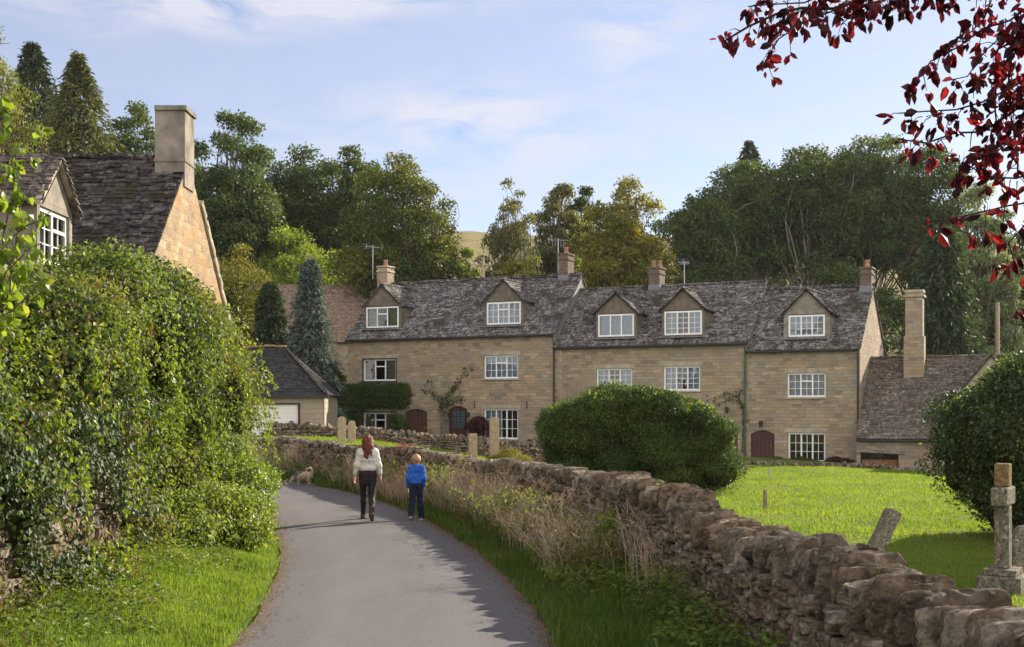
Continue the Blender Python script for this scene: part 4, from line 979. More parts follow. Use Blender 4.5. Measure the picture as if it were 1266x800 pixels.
# ------------------------------------------------------------------ vegetation kit
def unit(v): return v / (np.linalg.norm(v, axis=-1, keepdims=True) + 1e-9)
def leaves(mb, p, n, tip, L, W, fold=.12, quad=False, oval=False):
    """folded leaf blades: p base, n face normal, tip direction"""
    N = len(p); tip = unit(tip - n * np.sum(tip * n, 1)[:, None] * .7); b = unit(np.cross(n, tip)); L = np.broadcast_to(L, N)[:, None]; W = np.broadcast_to(W, N)[:, None]
    if oval:
        nn = n * fold * W
        V = np.stack([p, p + tip * L * .28 - b * W * .42 + nn, p + tip * L * .66 - b * W * .40 + nn, p + tip * L, p + tip * L * .66 + b * W * .40 + nn, p + tip * L * .28 + b * W * .42 + nn, p + tip * L * .5 - nn], 1)
        T = np.array([(0, 6, 1), (1, 6, 2), (2, 6, 3), (3, 6, 4), (4, 6, 5), (5, 6, 0)]); k = 7
    else:
        V = np.stack([p, p + tip * L * .45 - b * W * .5 + n * fold * W, p + tip * L, p + tip * L * .45 + b * W * .5 + n * fold * W], 1); k = 4
        T = np.array([(0, 3, 2, 1)]) if quad else np.array([(0, 2, 1), (0, 3, 2)])
    mb.add(V.reshape(-1, 3), (T[None] + (np.arange(N) * k)[:, None, None]).reshape(-1, T.shape[1]))

def blob_points(rg, B, N, lo=.72, hi=1.04, cull=.62, down=.25):
    """points in the outer shell of a cluster of ellipsoids B = rows of (x,y,z,rx,ry,rz)"""
    B = np.asarray(B, float); wgt = (B[:, 3] * B[:, 4] + B[:, 3] * B[:, 5]); k = rg.choice(len(B), N, p=wgt / wgt.sum())
    d = unit(rg.normal(size=(N, 3))); d[:, 2] = np.where((d[:, 2] < -down) & (rg.random(N) < .6), -d[:, 2], d[:, 2])
    # lumpy radius
    r = rg.uniform(lo, hi, N); ph = k * 1.7
    r = r * (1 + .13 * np.sin(d[:, 0] * 5 + ph) * np.sin(d[:, 1] * 5 + ph * 2) + .10 * np.sin(d[:, 2] * 7 + ph * 3))
    p = B[k, :3] + d * r[:, None] * B[k, 3:6]
    keep = np.ones(N, bool)
    for b in B:
        q = np.sum(((p - b[:3]) / b[3:6]) ** 2, 1); keep &= q > cull ** 2
    n = unit(d / B[k, 3:6])
    return p[keep], n[keep], k[keep]
def foliage(mb, rg, B, N, L, W, lo=.72, hi=1.04, cull=.62, rand=.6, droop=.2, quad=False, oval=False, fold=.15, zmin=None, down=.25, fill=False):
    p, n, k = blob_points(rg, B, N, lo, hi, cull, down)
    while fill and len(p) < N * .9:
        a_, b_, c_ = blob_points(rg, B, N, lo, hi, cull, down); p = np.r_[p, a_][:N]; n = np.r_[n, b_][:N]; k = np.r_[k, c_][:N]
        if len(a_) < N * .08: break
    if zmin is not None: m = p[:, 2] > zmin(p[:, 0], p[:, 1]); p, n, k = p[m], n[m], k[m]
    m = len(p); nn = unit(n + rg.normal(size=(m, 3)) * rand); tip = rg.normal(size=(m, 3)); tip[:, 2] -= droop * 3; tip += n * .4
    s = rg.uniform(.6, 1.3, m); leaves(mb, p, nn, tip, L * s, W * s, fold, quad, oval)

def limb_pts(rg, a, b, n=6, bend=.12):
    a, b = np.array(a, float), np.array(b, float); L = np.linalg.norm(b - a); o = rg.normal(size=3) * L * bend
    return [tuple(a + (b - a) * t + o * math.sin(t * math.pi) + np.array((0, 0, L * .10 * math.sin(t * math.pi)))) for t in np.linspace(0, 1, n)]

def tree(name, label, px, top, Y, wpx, hfrac=1.0, mat='lf_dark', n=22000, leaf=.30, blobs=34, bark='bark', seed=0, trunk_r=.28, base=None, openness=.7, squash=1.0, low=.22, fine=1.0, group='trees on the wooded slope behind the houses', droop=.2, cat='tree', gaps=.0, quad=True, wl=.62, x=None):
    """trunk, limbs reaching into every leaf mass, and a crown of many leaves in uneven clumps"""
    rg = np.random.default_rng(seed); q = P(px, top, Y); X = q.x if x is None else x
    z0 = gz(X, Y) if base is None else base; H = q.z - z0; Rw = wpx / 2 / F * Y
    root = thing(name, label, cat, (X, Y, z0), 0, group)
    B = []; zc = H * (1 + low) / 2; rz_ = H * (1 - low) / 2
    blobs = int(blobs * 1.8); leaf = leaf * .80 * fine; n = int(n * 1.35)
    no = int(blobs * .72); ga = math.pi * (3 - 5 ** .5); t0 = rg.uniform(0, 6.3)
    sc = openness / .7
    for i in range(blobs):
        if i < no:
            zf = 1 - 2 * (i + .5) / no; rr = rg.uniform(.68, 1.08); a_ = i * ga + t0; rh = math.sqrt(max(0, 1 - zf * zf)); d = (math.cos(a_) * rh, math.sin(a_) * rh, zf); bs = rg.uniform(.12, .26) * sc
        else: d = unit(rg.normal(size=3)); rr = rg.uniform(.1, .65); bs = rg.uniform(.26, .38) * sc
        zz = d[2] * rr; env = (1 - .18 * max(zz, 0)) * squash; wob = 1 + .10 * math.sin(math.atan2(d[1], d[0]) * 3 + t0) 
        B.append((d[0] * rr * Rw * (1 - bs * .6) * env * wob, d[1] * rr * Rw * (1 - bs * .6) * env, zc + zz * rz_ * (1 - bs * .5), Rw * bs * rg.uniform(.9, 1.25), Rw * bs * rg.uniform(.9, 1.25), min(Rw, rz_) * bs * rg.uniform(.8, 1.15)))
    B.append((rg.normal() * .08 * Rw, 0, H - Rw * .16, Rw * .2, Rw * .2, Rw * .16)); B = np.array(B); B[:, 2] = np.minimum(B[:, 2], H - B[:, 5] * .9)
    m = MB(); foliage(m, rg, B, int(n * 1.5), leaf, leaf * wl, lo=.5, hi=1.25, cull=.45, rand=.9, droop=droop, quad=quad)
    # stray outer sprigs break the outline
    foliage(m, rg, B, n // 6, leaf * .8, leaf * .5, lo=1.05, hi=1.32, cull=.9, rand=1, droop=droop, quad=quad)
    m.build('crown', M[mat], root)
    t = MB(); lean = rg.normal(size=2) * .03 * H
    tp = [(0, 0, -.4), (lean[0] * .2, lean[1] * .2, H * .18), (lean[0] * .6, lean[1] * .6, H * .42), (lean[0], lean[1], H * .72), (lean[0], lean[1], H * .92)]
    t.tube(tp, [trunk_r * 1.25, trunk_r, trunk_r * .75, trunk_r * .4, trunk_r * .12], 9)
    t.build('trunk', M[bark], root, True)
    l = MB()
    for b in B:
        a = rg.uniform(.3, .75) * min(1, max(.35, b[2] / H)); c = np.array(tp[2]) * 0; zz = b[2] * a
        st = np.array((np.interp(zz, [p[2] for p in tp], [p[0] for p in tp]), np.interp(zz, [p[2] for p in tp], [p[1] for p in tp]), zz))
        r0 = trunk_r * .42 * (1 - zz / H * .6); l.tube(limb_pts(rg, st, b[:3]), list(np.linspace(r0, .02, 6)), 6)
        for _ in range(3):
            e = b[:3] + rg.normal(size=3) * b[3:6] * .6; l.tube(limb_pts(rg, b[:3] * .75 + st * .25, e, 4), [r0 * .35, r0 * .25, r0 * .15, .01], 4)
    l.build('branches', M[bark], root, True)
    return root

def conifer(name, label, px, top, Y, wpx, mat='lf_fir', seed=0, tiers=26, per=13, leaf=.30, droop=.35, shape=.9, group='conifers', cat='conifer', low=.08, dens=26, bottom=.0, x=None, wl=.35):
    rg = np.random.default_rng(seed); q = P(px, top, Y); X = q.x if x is None else x; z0 = gz(X, Y); H = q.z - z0; Rw = wpx / 2 / F * Y
    root = thing(name, label, cat, (X, Y, z0), 0, group); tr = MB().tube([(0, 0, -.3), (0, 0, H * .5), (0, 0, H)], [H * .018, H * .011, .02], 8); tr.build('trunk', M['bark'], root, True)
    br = MB(); lf = MB(); PP, NN, TT = [], [], []
    tiers = int(tiers * 1.6)
    for i in range(tiers):
        f = low + (1 - low) * (i + rg.uniform(0, .6)) / tiers; z = H * f
        R_ = Rw * ((1 - f) ** shape) * (1 + .12 * math.sin(i * 2.1)) * (1 if f > bottom else f / max(bottom, .01)) + .12
        for k in range(per):
            a = rg.uniform(0, 2 * math.pi); r = R_ * rg.uniform(.55, 1.15); dirv = np.array((math.cos(a), math.sin(a), 0))
            pts = [np.array((0, 0, z)) + dirv * r * t + np.array((0, 0, r * (.22 * t - droop * t * t * 1.6))) for t in np.linspace(0, 1, 6)]
            br.tube([tuple(p) for p in pts], [max(.012, r * .015), r * .012, r * .01, .012, .008, .005], 4, False)
            n = int(dens * (.4 + r / Rw)); t = rg.uniform(.2, 1.02, n) ** .8
            base = np.array((0, 0, z)) + dirv * (r * t)[:, None]; base[:, 2] += r * (.22 * t - droop * t * t * 1.6)
            side = np.array((-dirv[1], dirv[0], 0)); wv = (1.05 - t) * r * .32 + .06
            s = rg.uniform(-1, 1, n); base = base + side * (s * wv)[:, None]; base[:, 2] -= np.abs(s) * wv * .4
            PP.append(base); base[:, 2] += rg.normal(size=n) * H * (1 - low) / tiers * .5; NN.append(unit(np.array((0, 0, .5)) + dirv * .5 + rg.normal(size=(n, 3)) * .9)); TT.append(dirv * .8 + side * s[:, None] * .8 + np.array((0, 0, -droop * 1.3)) + rg.normal(size=(n, 3)) * .25)
    PP = np.concatenate(PP); s = rg.uniform(.6, 1.3, len(PP)); leaves(lf, PP, np.concatenate(NN), np.concatenate(TT), leaf * s, leaf * wl * s, .1, True)
    br.build('branches', M['bark'], root, True); lf.build('foliage', M[mat], root)
    return root

# ------------------------------------------------------------------ trees behind the houses
T = tree
T('willow_tree', 'pale yellow-green tree at the top left, above the roof of the left house', -22, 30, 42, 170, mat='lf_willow', n=26000, leaf=.13, blobs=46, seed=101, group=None, low=.25, droop=.7)
conifer('fir_tree', 'broad tall fir left of the rendered chimney, tip highest against the sky', 97, 66, 84, 350, 'lf_larch', 102, tiers=40, per=22, leaf=.40, droop=.42, shape=.85, group='firs beyond the left house', low=.05, dens=30)
conifer('fir_tree', 'darker fir at the far left, partly behind the broad fir', 40, 50, 90, 320, 'lf_fir', 103, tiers=40, per=22, leaf=.40, droop=.42, shape=.85, group='firs beyond the left house', low=.05, dens=30)
T('leafy_tree', 'rounded green tree between the broad fir and the rendered chimney', 168, 128, 96, 110, mat='lf_ash', seed=104, n=15000, leaf=.34)
T('leafy_tree', 'light green ash tree just right of the rendered chimney', 288, 142, 86, 145, mat='lf_ash', seed=105, n=28000, leaf=.30, low=.12)
T('leafy_tree', 'shorter green tree behind the rendered chimney', 232, 186, 92, 90, mat='lf_ash', seed=115, n=16000, leaf=.32, low=.1)
T('leafy_tree', 'dark green tree with a ragged top between the ash and the big maple', 380, 182, 96, 175, mat='lf_dark', seed=106, n=26000, leaf=.34, low=.08)
T('leafy_tree', 'dark tree crown rising just left of the big maple', 442, 181, 92, 125, mat='lf_dark', seed=107, n=18000, leaf=.32, low=.05)
T('maple_tree', 'big dense round dark tree with yellowing patches above the left cottage', 500, 190, 80, 165, mat='lf_maple', seed=108, n=46000, leaf=.27, blobs=60, low=.0, openness=.75)
T('lime_bush_tree', 'wide lime-green sunlit bushy tree, left of the left cottage chimney', 366, 286, 84.5, 165, mat='lf_lime', seed=109, n=34000, leaf=.24, low=.0, blobs=40, group='bushy trees on the slope', trunk_r=.15)
T('lime_bush_tree', 'olive bushy tree between the left house gable and the far house', 286, 302, 62, 110, mat='lf_gold', seed=110, n=24000, leaf=.17, low=.0, openness=1.0, blobs=34, group='bushy trees on the slope', trunk_r=.12)
T('lime_bush_tree', 'low bright yellow-green bush on the slope under the big maple', 578, 308, 79, 60, mat='lf_lime', seed=111, n=9000, leaf=.26, low=.0, blobs=18, group='bushy trees on the slope', trunk_r=.1)
T('lime_bush_tree', 'golden bush behind the left cottage ridge, under the birch', 640, 322, 77, 110, mat='lf_gold', seed=112, n=13000, leaf=.26, low=.0, blobs=22, group='bushy trees on the slope', trunk_r=.1)
T('lime_bush_tree', 'yellow-green bush directly behind the brick chimney of the left cottage', 706, 318, 78, 70, mat='lf_lime', seed=113, n=9000, leaf=.26, low=.0, blobs=18, group='bushy trees on the slope', trunk_r=.1)
T('birch_tree', 'airy birch with thin hanging foliage standing apart against the sky', 631, 220, 84, 78, mat='lf_birch', seed=114, n=9500, leaf=.24, blobs=44, bark='bark_pale', low=.12, openness=.72, droop=.9, group=None, trunk_r=.14)
T('leafy_tree', 'narrow dark tree between the birch and the golden sycamore', 692, 227, 90, 90, mat='lf_birch', seed=116, n=13000, leaf=.30, low=.06, droop=.6)
T('sycamore_tree', 'golden-green sycamore above the middle of the terrace', 772, 220, 84, 135, mat='lf_gold', seed=117, n=30000, leaf=.28, low=.02, group=None, blobs=44)
T('leafy_tree', 'dark tree tucked between the narrow tree and the golden sycamore', 722, 232, 94, 70, mat='lf_dark', seed=118, n=12000, leaf=.3, low=.05)
T('leafy_tree', 'ash at the left end of the long grove, leaning out over the gap', 868, 232, 92, 128, mat='lf_ash', seed=120, n=17000, leaf=.30, low=.3, bark='bark_pale', trunk_r=.2)
T('leafy_tree', 'second tree of the grove above the middle cottage, right of the leaning ash', 930, 200, 95, 150, mat='lf_ash', seed=121, n=22000, leaf=.30, low=.38, bark='bark_pale', trunk_r=.22)
T('leafy_tree', 'tallest broad tree in the middle of the grove over the right-hand cottage', 1004, 181, 93, 165, mat='lf_dark', seed=122, n=26000, leaf=.30, low=.38, bark='bark_pale', trunk_r=.22)
T('leafy_tree', 'round-topped tree of the grove above the right-hand brick chimney', 1074, 170, 95, 160, mat='lf_ash', seed=123, n=26000, leaf=.30, low=.36, bark='bark_pale', trunk_r=.22)
T('leafy_tree', 'dark green tree at the right end of the grove, behind the drooping cypress', 1142, 184, 92, 150, mat='lf_dark', seed=124, n=24000, leaf=.30, low=.15)
T('leafy_tree', 'low dark undergrowth tree behind the right-hand cottage ridge', 1040, 326, 84, 170, mat='lf_dark', seed=125, n=16000, leaf=.28, low=0, blobs=28, squash=.9)
T('leafy_tree', 'low dark undergrowth tree behind the middle cottage ridge, under the grove', 890, 326, 86, 130, mat='lf_dark', seed=126, n=12000, leaf=.28, low=0, blobs=22)
T('pale_tree', 'pale green sunlit tree at the right, half hidden by the dark red leaves', 1218, 228, 76, 104, mat='lf_silver', seed=127, n=30000, leaf=.26, low=.0, group=None, blobs=46)
T('leafy_tree', 'dark tree at the right edge of the photo behind the pale tree', 1290, 250, 82, 130, mat='lf_dark', seed=128, n=14000, leaf=.3, low=0)
conifer('fir_tree', 'small dark fir tip poking above the grove', 926, 175, 108, 190, 'lf_fir', 129, tiers=34, per=14, leaf=.42, group=None)
conifer('weeping_cypress', 'big drooping dark green cypress behind the tall lit chimney', 1163, 276, 64, 136, 'lf_cypress', 130, tiers=40, per=16, leaf=.34, droop=.62, shape=.42, group=None, low=.03, dens=34, wl=.3)
conifer('blue_conifer', 'blue-green conifer beside the garage, left of the left cottage', 384, 320, 57, 84, 'lf_blue', 131, tiers=36, per=13, leaf=.20, droop=.30, shape=.62, group=None, low=.03, dens=30)
conifer('dark_cypress', 'dark dense cypress directly left of the blue-green conifer', 334, 348, 59, 54, 'lf_cypress', 132, tiers=36, per=15, leaf=.24, droop=.55, shape=.38, group=None, low=.02, dens=26)
T('leafy_tree', 'small dark tree between the conifers and the left cottage wall', 412, 452, 60.5, 44, mat='lf_dark', seed=133, n=7000, leaf=.16, low=0, blobs=16, group=None, trunk_r=.07)
T('leafy_shrub', 'small russet shrub above the garage roof, right of its ridge', 370, 463, 54, 26, mat='lf_russet', seed=134, n=1500, leaf=.12, low=0, blobs=8, group=None, trunk_r=.03, cat='shrub')

# ------------------------------------------------------------------ hedges and bushes near the lane
def bush(name, label, B, parts, cat='hedge', core='lf_dark', stems=14, seed=0, group=None, core_r=0):
    """parts: (material, count, leaf length, leaf width, keyword options)"""
    rg = np.random.default_rng(seed); B = np.array(B, float); c = B[:, :3].mean(0); c[2] = gz(c[0], c[1]); B[:, :3] -= c
    root = thing(name, label, cat, tuple(c), 0, group)
    nm = ['foliage', 'ivy', 'flower_heads', 'withered_leaves', 'bright_shoots']
    for i, (mat, n, L, W, kw) in enumerate(parts):
        m = MB(); BB = B
        if 'sel' in kw: BB = B[np.array([kw['sel'](b[0] + c[0], b[1] + c[1], b[2] + c[2]) for b in B])]
        k2 = {k: v for k, v in kw.items() if k not in ('sel', 'name')}
        foliage(m, rg, BB, n, L, W, zmin=lambda x, y: gza(x + c[0], y + c[1]) - c[2] - .02, **k2)
        m.build(kw.get('name', nm[min(i, 4)]), M[mat], root)
    if core_r:
        Vc, Fc = surface([(b[:3], b[:3], min(b[3:6]) * core_r, min(b[3:6]) * core_r) for b in B], .11, .25, lambda X, Y, Z: .05 * np.sin(X * 9) * np.sin(Y * 8 + Z * 9))
        MB().add(Vc, Fc).build('shaded_twigs', M['twigs'], root)
    s = MB()
    for i in range(stems):
        b = B[rg.integers(len(B))]; a = np.array((b[0] * .9, b[1] * .96, 0)); a[2] = gz(a[0] + c[0], a[1] + c[1]) - c[2] - .1
        e = b[:3] + rg.normal(size=3) * b[3:6] * .55; s.tube(limb_pts(rg, a, e, 7, .03), list(np.linspace(.028, .006, 7)), 5)
    s.build('stems', M['bark'], root, True)
    return root

rg = np.random.default_rng(200)
B = []
for y in np.arange(8.2, 23.4, .62):
    top = np.interp(y, [8, 10.5, 12.5, 14, 15.5, 17, 18.6, 20, 21.2, 22.3, 23.5], [2.7, 2.95, 3.3, 3.75, 4.1, 4.32, 4.3, 4.15, 3.85, 3.55, 3.1])
    xf = np.interp(y, [8, 11, 14, 17, 19, 21, 22.5, 23.5], [-4.75, -4.7, -4.8, -4.95, -5.0, -5.0, -5.3, -5.75])
    for z in np.arange(.7, top - .2, .62):
        r = rg.uniform(.42, .85); bulge = .25 * math.sin(z / top * 3.1) + .26 * math.sin(y * 1.7 + z * 1.2) + .17 * math.sin(y * 3.9 - z * 2.6) - .06
        if rg.random() < .14: continue
        B.append((xf - r * .85 + bulge + rg.normal() * .16, y + rg.normal() * .15, min(z, top - r * .8), r, r * rg.uniform(.9, 1.1), r * rg.uniform(.75, .95)))
    for xx in (-5.6, -6.3, -7.0): B.append((xx + rg.normal() * .12, y, top - rg.uniform(.68, 1.05), .78, .7, .7))
for y in np.arange(10.6, 13.0, .4): B.append((-4.62 + .1 * math.sin(y * 5), y, .38, .46, .42, .40))
for y in np.arange(8.4, 12.2, .7): B.append((-4.75, y, 1.75 + .2 * math.sin(y * 3), .50, .5, .42))
bush('mixed_hedge', 'massive overgrown hedge of ivy and climbers towering along the left side of the lane', B,
     [('lf_hedge', 200000, .060, .045, dict(lo=.76, hi=1.16, rand=.75, droop=.35, cull=.68, fill=True)),
      ('lf_ivy', 60000, .068, .058, dict(lo=.80, hi=1.14, rand=.55, droop=.5, cull=.6, sel=lambda x, y, z: math.sin(y * 1.3 + z * 1.1) > -.05 or (z < 1.2 and y > 14), oval=False)),
      ('lf_flower', 30000, .035, .035, dict(lo=1.0, hi=1.15, rand=1.0, cull=.8, sel=lambda x, y, z: z > 2.6 or (y < 12 and z > 1.2))),
      ('lf_brown', 17000, .06, .035, dict(lo=.9, hi=1.1, rand=1.0, cull=.7, sel=lambda x, y, z: math.sin(y * .9 + 2.2) > .55 or math.sin(y * 2.1 + z * 2) > .75)),
      ('lf_bright', 24000, .068, .056, dict(lo=1.02, hi=1.22, rand=.7, droop=.6, cull=.95, sel=lambda x, y, z: math.sin(y * 1.9 + z * 1.3 + 1) > .25))],
     stems=60, seed=201, core_r=.72)
B = [(-4.5, 18.6, .55, .75, .8, .62), (-4.5, 19.6, .75, .7, .7, .7), (-4.5, 17.7, .6, .7, .8, .55), (-4.9, 20.4, .9, .6, .8, .8), (-4.3, 19.0, .95, .5, .6, .4), (-4.7, 16.8, .5, .6, .7, .5), (-4.9, 19.5, 1.3, .6, .9, .6), (-4.15, 18.3, .35, .5, .5, .35)]
bush('leafy_bush', 'rounded light green bush spilling over the grass at the foot of the big hedge', B,
     [('lf_bright', 26000, .06, .042, dict(lo=.72, hi=1.1, rand=.7, droop=.3)), ('lf_hedge', 22000, .07, .045, dict(lo=.65, hi=1.05, rand=.8)), ('lf_silver', 6000, .04, .02, dict(lo=1.0, hi=1.2, rand=1.0, name='seed_heads'))], 'bush', stems=10, seed=202, core_r=.6)

# stone field wall swallowed by ivy at the near left
LW = np.array([(-4.6, 6.5), (-4.55, 9), (-4.55, 11.5), (-4.8, 14)])
dry_wall('ivy_covered_wall', 'pale stone wall almost swallowed by ivy in the lower left corner', LW, lambda s, x, y: 1.45, .4, [(s, s + 2.5, .11, .26, 3) for s in (0, 2.5, 5)], lambda s, rg: (.18, .2, .4, 3), seed=14)
rg = np.random.default_rng(203); N = 11000
y = rg.uniform(8, 14.2, N); z = rg.uniform(-.1, 1.7, N) ; keep = (noise2(y, z * 1.4, 3.2, 55) > -.15 + .30 * (z < .8)); y, z = y[keep], z[keep]; n = len(y)
p = np.c_[-4.30 - .12 * (y > 12.2) + np.abs(rg.normal(size=n)) * .11 + .10 * noise2(y, z, 4.0, 56) + .0 * z, y, z + gza(np.full(n, -4.4), y)]
m = MB(); nn = unit(np.c_[np.full(n, 1.0), rg.normal(size=n) * .7, rg.normal(size=n) * .6 + .25]); leaves(m, p, nn, np.c_[rg.normal(size=n) * .3, rg.normal(size=n) * .7, np.full(n, -1.0)], rg.uniform(.04, .075, n), rg.uniform(.035, .07, n), .15)
iv = m.build('ivy', M['lf_ivy'], None); tag(iv, 'glossy dark ivy leaves creeping over the pale wall in the lower left corner', 'ivy')

# sapling with big lit leaves at the upper left
def leafy_branch(wood, lf, rg, pts, r0, leaf, every, side=.10, hang=.6, wl=.55, start=.15, oval=True, twig=True):
    pts = list(spline(np.array([tuple(p) for p in pts], float), .12)); seg = [np.linalg.norm(b - a) for a, b in zip(pts[:-1], pts[1:])]; cum = np.r_[0, np.cumsum(seg)]; tot = cum[-1]
    sp = np.array([[np.interp(t, cum, [p[i] for p in pts]) for i in range(3)] for t in np.linspace(0, tot, max(6, int(tot / .12)))])
    sp[1:-1] += rg.normal(size=(len(sp) - 2, 3)) * .012
    wood.tube([tuple(p) for p in sp], list(np.linspace(r0, r0 * .25, len(sp))), 6)
    n = int(tot * (1 - start) / every)
    if n < 1: return
    t = np.linspace(start * tot, tot, n) + rg.normal(size=n) * every * .3; t = np.clip(t, 0, tot)
    base = np.stack([np.interp(t, cum, [p[i] for p in pts]) for i in range(3)], -1)
    off = unit(rg.normal(size=(n, 3))) * (side * rg.uniform(.2, 1, n))[:, None]; off[:, 2] -= side * hang * .5
    if twig:
        for a, o in zip(base, off): wood.tube([tuple(a), tuple(a + o * .5 + (0, 0, .01)), tuple(a + o)], [.003, .0022, .0015], 4, False)
    p = base + off; k = 3; p = np.repeat(p, k, 0) + rg.normal(size=(n * k, 3)) * side * .12
    nn = unit(rg.normal(size=(n * k, 3)) + np.array((0, -.25, .35))); tip = rg.normal(size=(n * k, 3)) * .55 + np.repeat(off, k, 0) * 4; tip[:, 2] -= hang
    s = rg.uniform(.45, 1.25, n * k); leaves(lf, p, nn, tip, leaf * s, leaf * wl * s * rg.uniform(.6, 1.05, n * k), .42 if oval else .25, False, oval)

# strands of climber trailing down the face of the big hedge
rg = np.random.default_rng(205); wd = MB(); lf = MB()
for i in range(38):
    y0 = rg.uniform(9.5, 21.5); z0 = rg.uniform(1.7, np.interp(y0, [9, 13, 17, 22], [2.9, 3.4, 4.2, 3.3])); x0 = np.interp(y0, [8, 14, 17, 21, 22], [-4.45, -4.45, -4.6, -4.6, -4.9]) + .05 + .15 * math.sin(z0 * .8)
    L = rg.uniform(.5, 1.3); pts = [(x0 - .35, y0, z0 - .1), (x0 + .05, y0 + rg.normal() * .1, z0 + .10), (x0 + .22, y0 + rg.normal() * .2, z0 - L * .4), (x0 + .26, y0 + rg.normal() * .3, z0 - L)]
    leafy_branch(wd, lf, rg, pts, .006, .060, .04, .06, .8, .75, .3, False, False)
tr_ = thing('trailing_climber', 'long leafy strands of climber trailing down the face of the big left hedge', 'climber', (0, 0, 0)); wd.build('stems', M['bark'], tr_, True); lf.build('foliage', M['lf_bright'], tr_)
sp_ = thing('hazel_sapling', 'loose sapling with large yellow-green leaves in front of the roof at the upper left', 'sapling', (0, 0, 0))
rg = np.random.default_rng(210); wd = MB(); lf = MB()
root_ = P(-30, 640, 10.6)
for (a, b, c) in [((-20, 420), (5, 300), (20, 190)), ((-25, 430), (-5, 250), (48, 150)), ((-30, 380), (20, 290), (62, 262)), ((-30, 420), (15, 330), (52, 300)), ((-30, 450), (5, 370), (30, 240)), ((-35, 330), (-10, 200), (14, 122)), ((-30, 440), (20, 380), (55, 345)), ((-40, 300), (-15, 240), (22, 215)), ((-40, 470), (0, 400), (18, 350)), ((-35, 300), (-20, 180), (-5, 100)), ((-30, 350), (0, 300), (30, 330))]:
    Y = 10.8 + rg.uniform(-.5, .5); leafy_branch(wd, lf, rg, [root_, P(*a, Y), P(*b, Y), P(*c, Y)], .018, .105, .075, .10, .5, .8, .42)
wd.build('stems', M['bark'], sp_, True); lf.build('foliage', M['lf_bright'], sp_)

# purple plum: trunk beyond the right edge of the frame, branches reaching into view
pl = thing('purple_plum_tree', 'dark red leafy branches of a purple plum hanging into the top right corner', 'tree', (0, 0, 0))
rg = np.random.default_rng(220); wd = MB(); lf = MB(); Yp = 5.6
tr0 = Vector((4.6, 6.4, 0)); trk = MB().tube([(4.6, 6.4, -.3), (4.55, 6.35, 1.4), (4.5, 6.3, 2.6), (4.3, 6.2, 4.0), (4.1, 6.0, 5.2)], [.22, .17, .15, .11, .06], 10); trk.build('trunk', M['bark_red'], pl, True)
def br(Y, r, pts, hub=(4.45, 6.25, 3.2), every=.028, leaf=.068, side=.085, start=.3):
    P3 = [Vector(hub)] + [P(x, y, Y + (i - 1) * .06) for i, (x, y) in enumerate(pts)]
    L = [np.array(p) for p in P3]; leafy_branch(wd, lf, rg, L, r, leaf, every, side, .75, .56, start)
br(5.6, .02, [(1400, -120), (1240, -25), (1120, -5), (1010, 8), (930, 30), (897, 50)], (4.2, 6.1, 4.4), start=.42)
br(5.5, .012, [(1300, -60), (1100, -12), (1010, 18), (960, 50), (942, 84)], (4.2, 6.1, 4.4), start=.66)
br(5.7, .012, [(1300, -60), (1060, -10), (980, 0), (925, 8)], (4.2, 6.1, 4.4), start=.6)
br(5.6, .010, [(1300, -60), (1120, -8), (1062, 12), (1040, 30)], (4.2, 6.1, 4.4), start=.72)
br(5.5, .012, [(1380, -40), (1270, 10), (1195, 48), (1150, 78), (1130, 105)], (4.3, 6.2, 3.9), start=.5)
br(5.4, .010, [(1380, -40), (1275, 20), (1225, 62), (1200, 98), (1170, 100)], (4.3, 6.2, 3.9), start=.55)
br(5.5, .012, [(1400, 60), (1290, 85), (1215, 125), (1160, 145), (1112, 140)], (4.4, 6.2, 3.6), start=.5)
br(5.6, .014, [(1400, 80), (1300, 110), (1235, 150), (1170, 172), (1110, 172)], (4.4, 6.2, 3.6), start=.48)
br(5.4, .010, [(1400, 90), (1290, 130), (1235, 185), (1195, 195), (1180, 225)], (4.4, 6.2, 3.6), start=.5)
br(5.5, .014, [(1420, 120), (1310, 190), (1265, 225), (1225, 212), (1190, 200)], (4.4, 6.2, 3.4), start=.5)
br(5.3, .012, [(1420, 200), (1320, 235), (1262, 250), (1190, 268), (1140, 275)], (4.4, 6.2, 3.2), start=.66, every=.05)
br(5.3, .012, [(1420, 200), (1330, 240), (1270, 272), (1245, 300), (1256, 328)], (4.4, 6.2, 3.2), start=.6)
br(5.6, .014, [(1420, 0), (1310, 20), (1240, 60), (1225, 110), (1232, 165), (1218, 200)], (4.4, 6.2, 3.9), start=.5)
br(5.5, .014, [(1420, -60), (1330, 0), (1262, 30), (1250, 90), (1255, 150), (1258, 215)], (4.4, 6.2, 3.9), start=.45)
br(5.4, .012, [(1420, 300), (1330, 330), (1272, 370), (1262, 395)], (4.4, 6.2, 3.0), start=.6)
br(5.5, .012, [(1340, -80), (1230, -20), (1215, 20), (1190, 50)], (4.3, 6.2, 4.2), start=.6)
for i in range(46):
    a = rg.uniform(0, 6.3); u = rg.uniform(.8, 1.9); e = (4.9 + u * abs(math.cos(a)) * .9, 6.6 + u * math.sin(a), rg.uniform(3.0, 6.0))
    leafy_branch(wd, lf, rg, [np.array((4.3, 6.2, rg.uniform(2.8, 5))), np.array(e)], .02, .065, .05, .09, .7, .56, .25, twig=False)
wd.build('branches', M['bark_red'], pl, True); lf.build('foliage', M['lf_red'], pl)

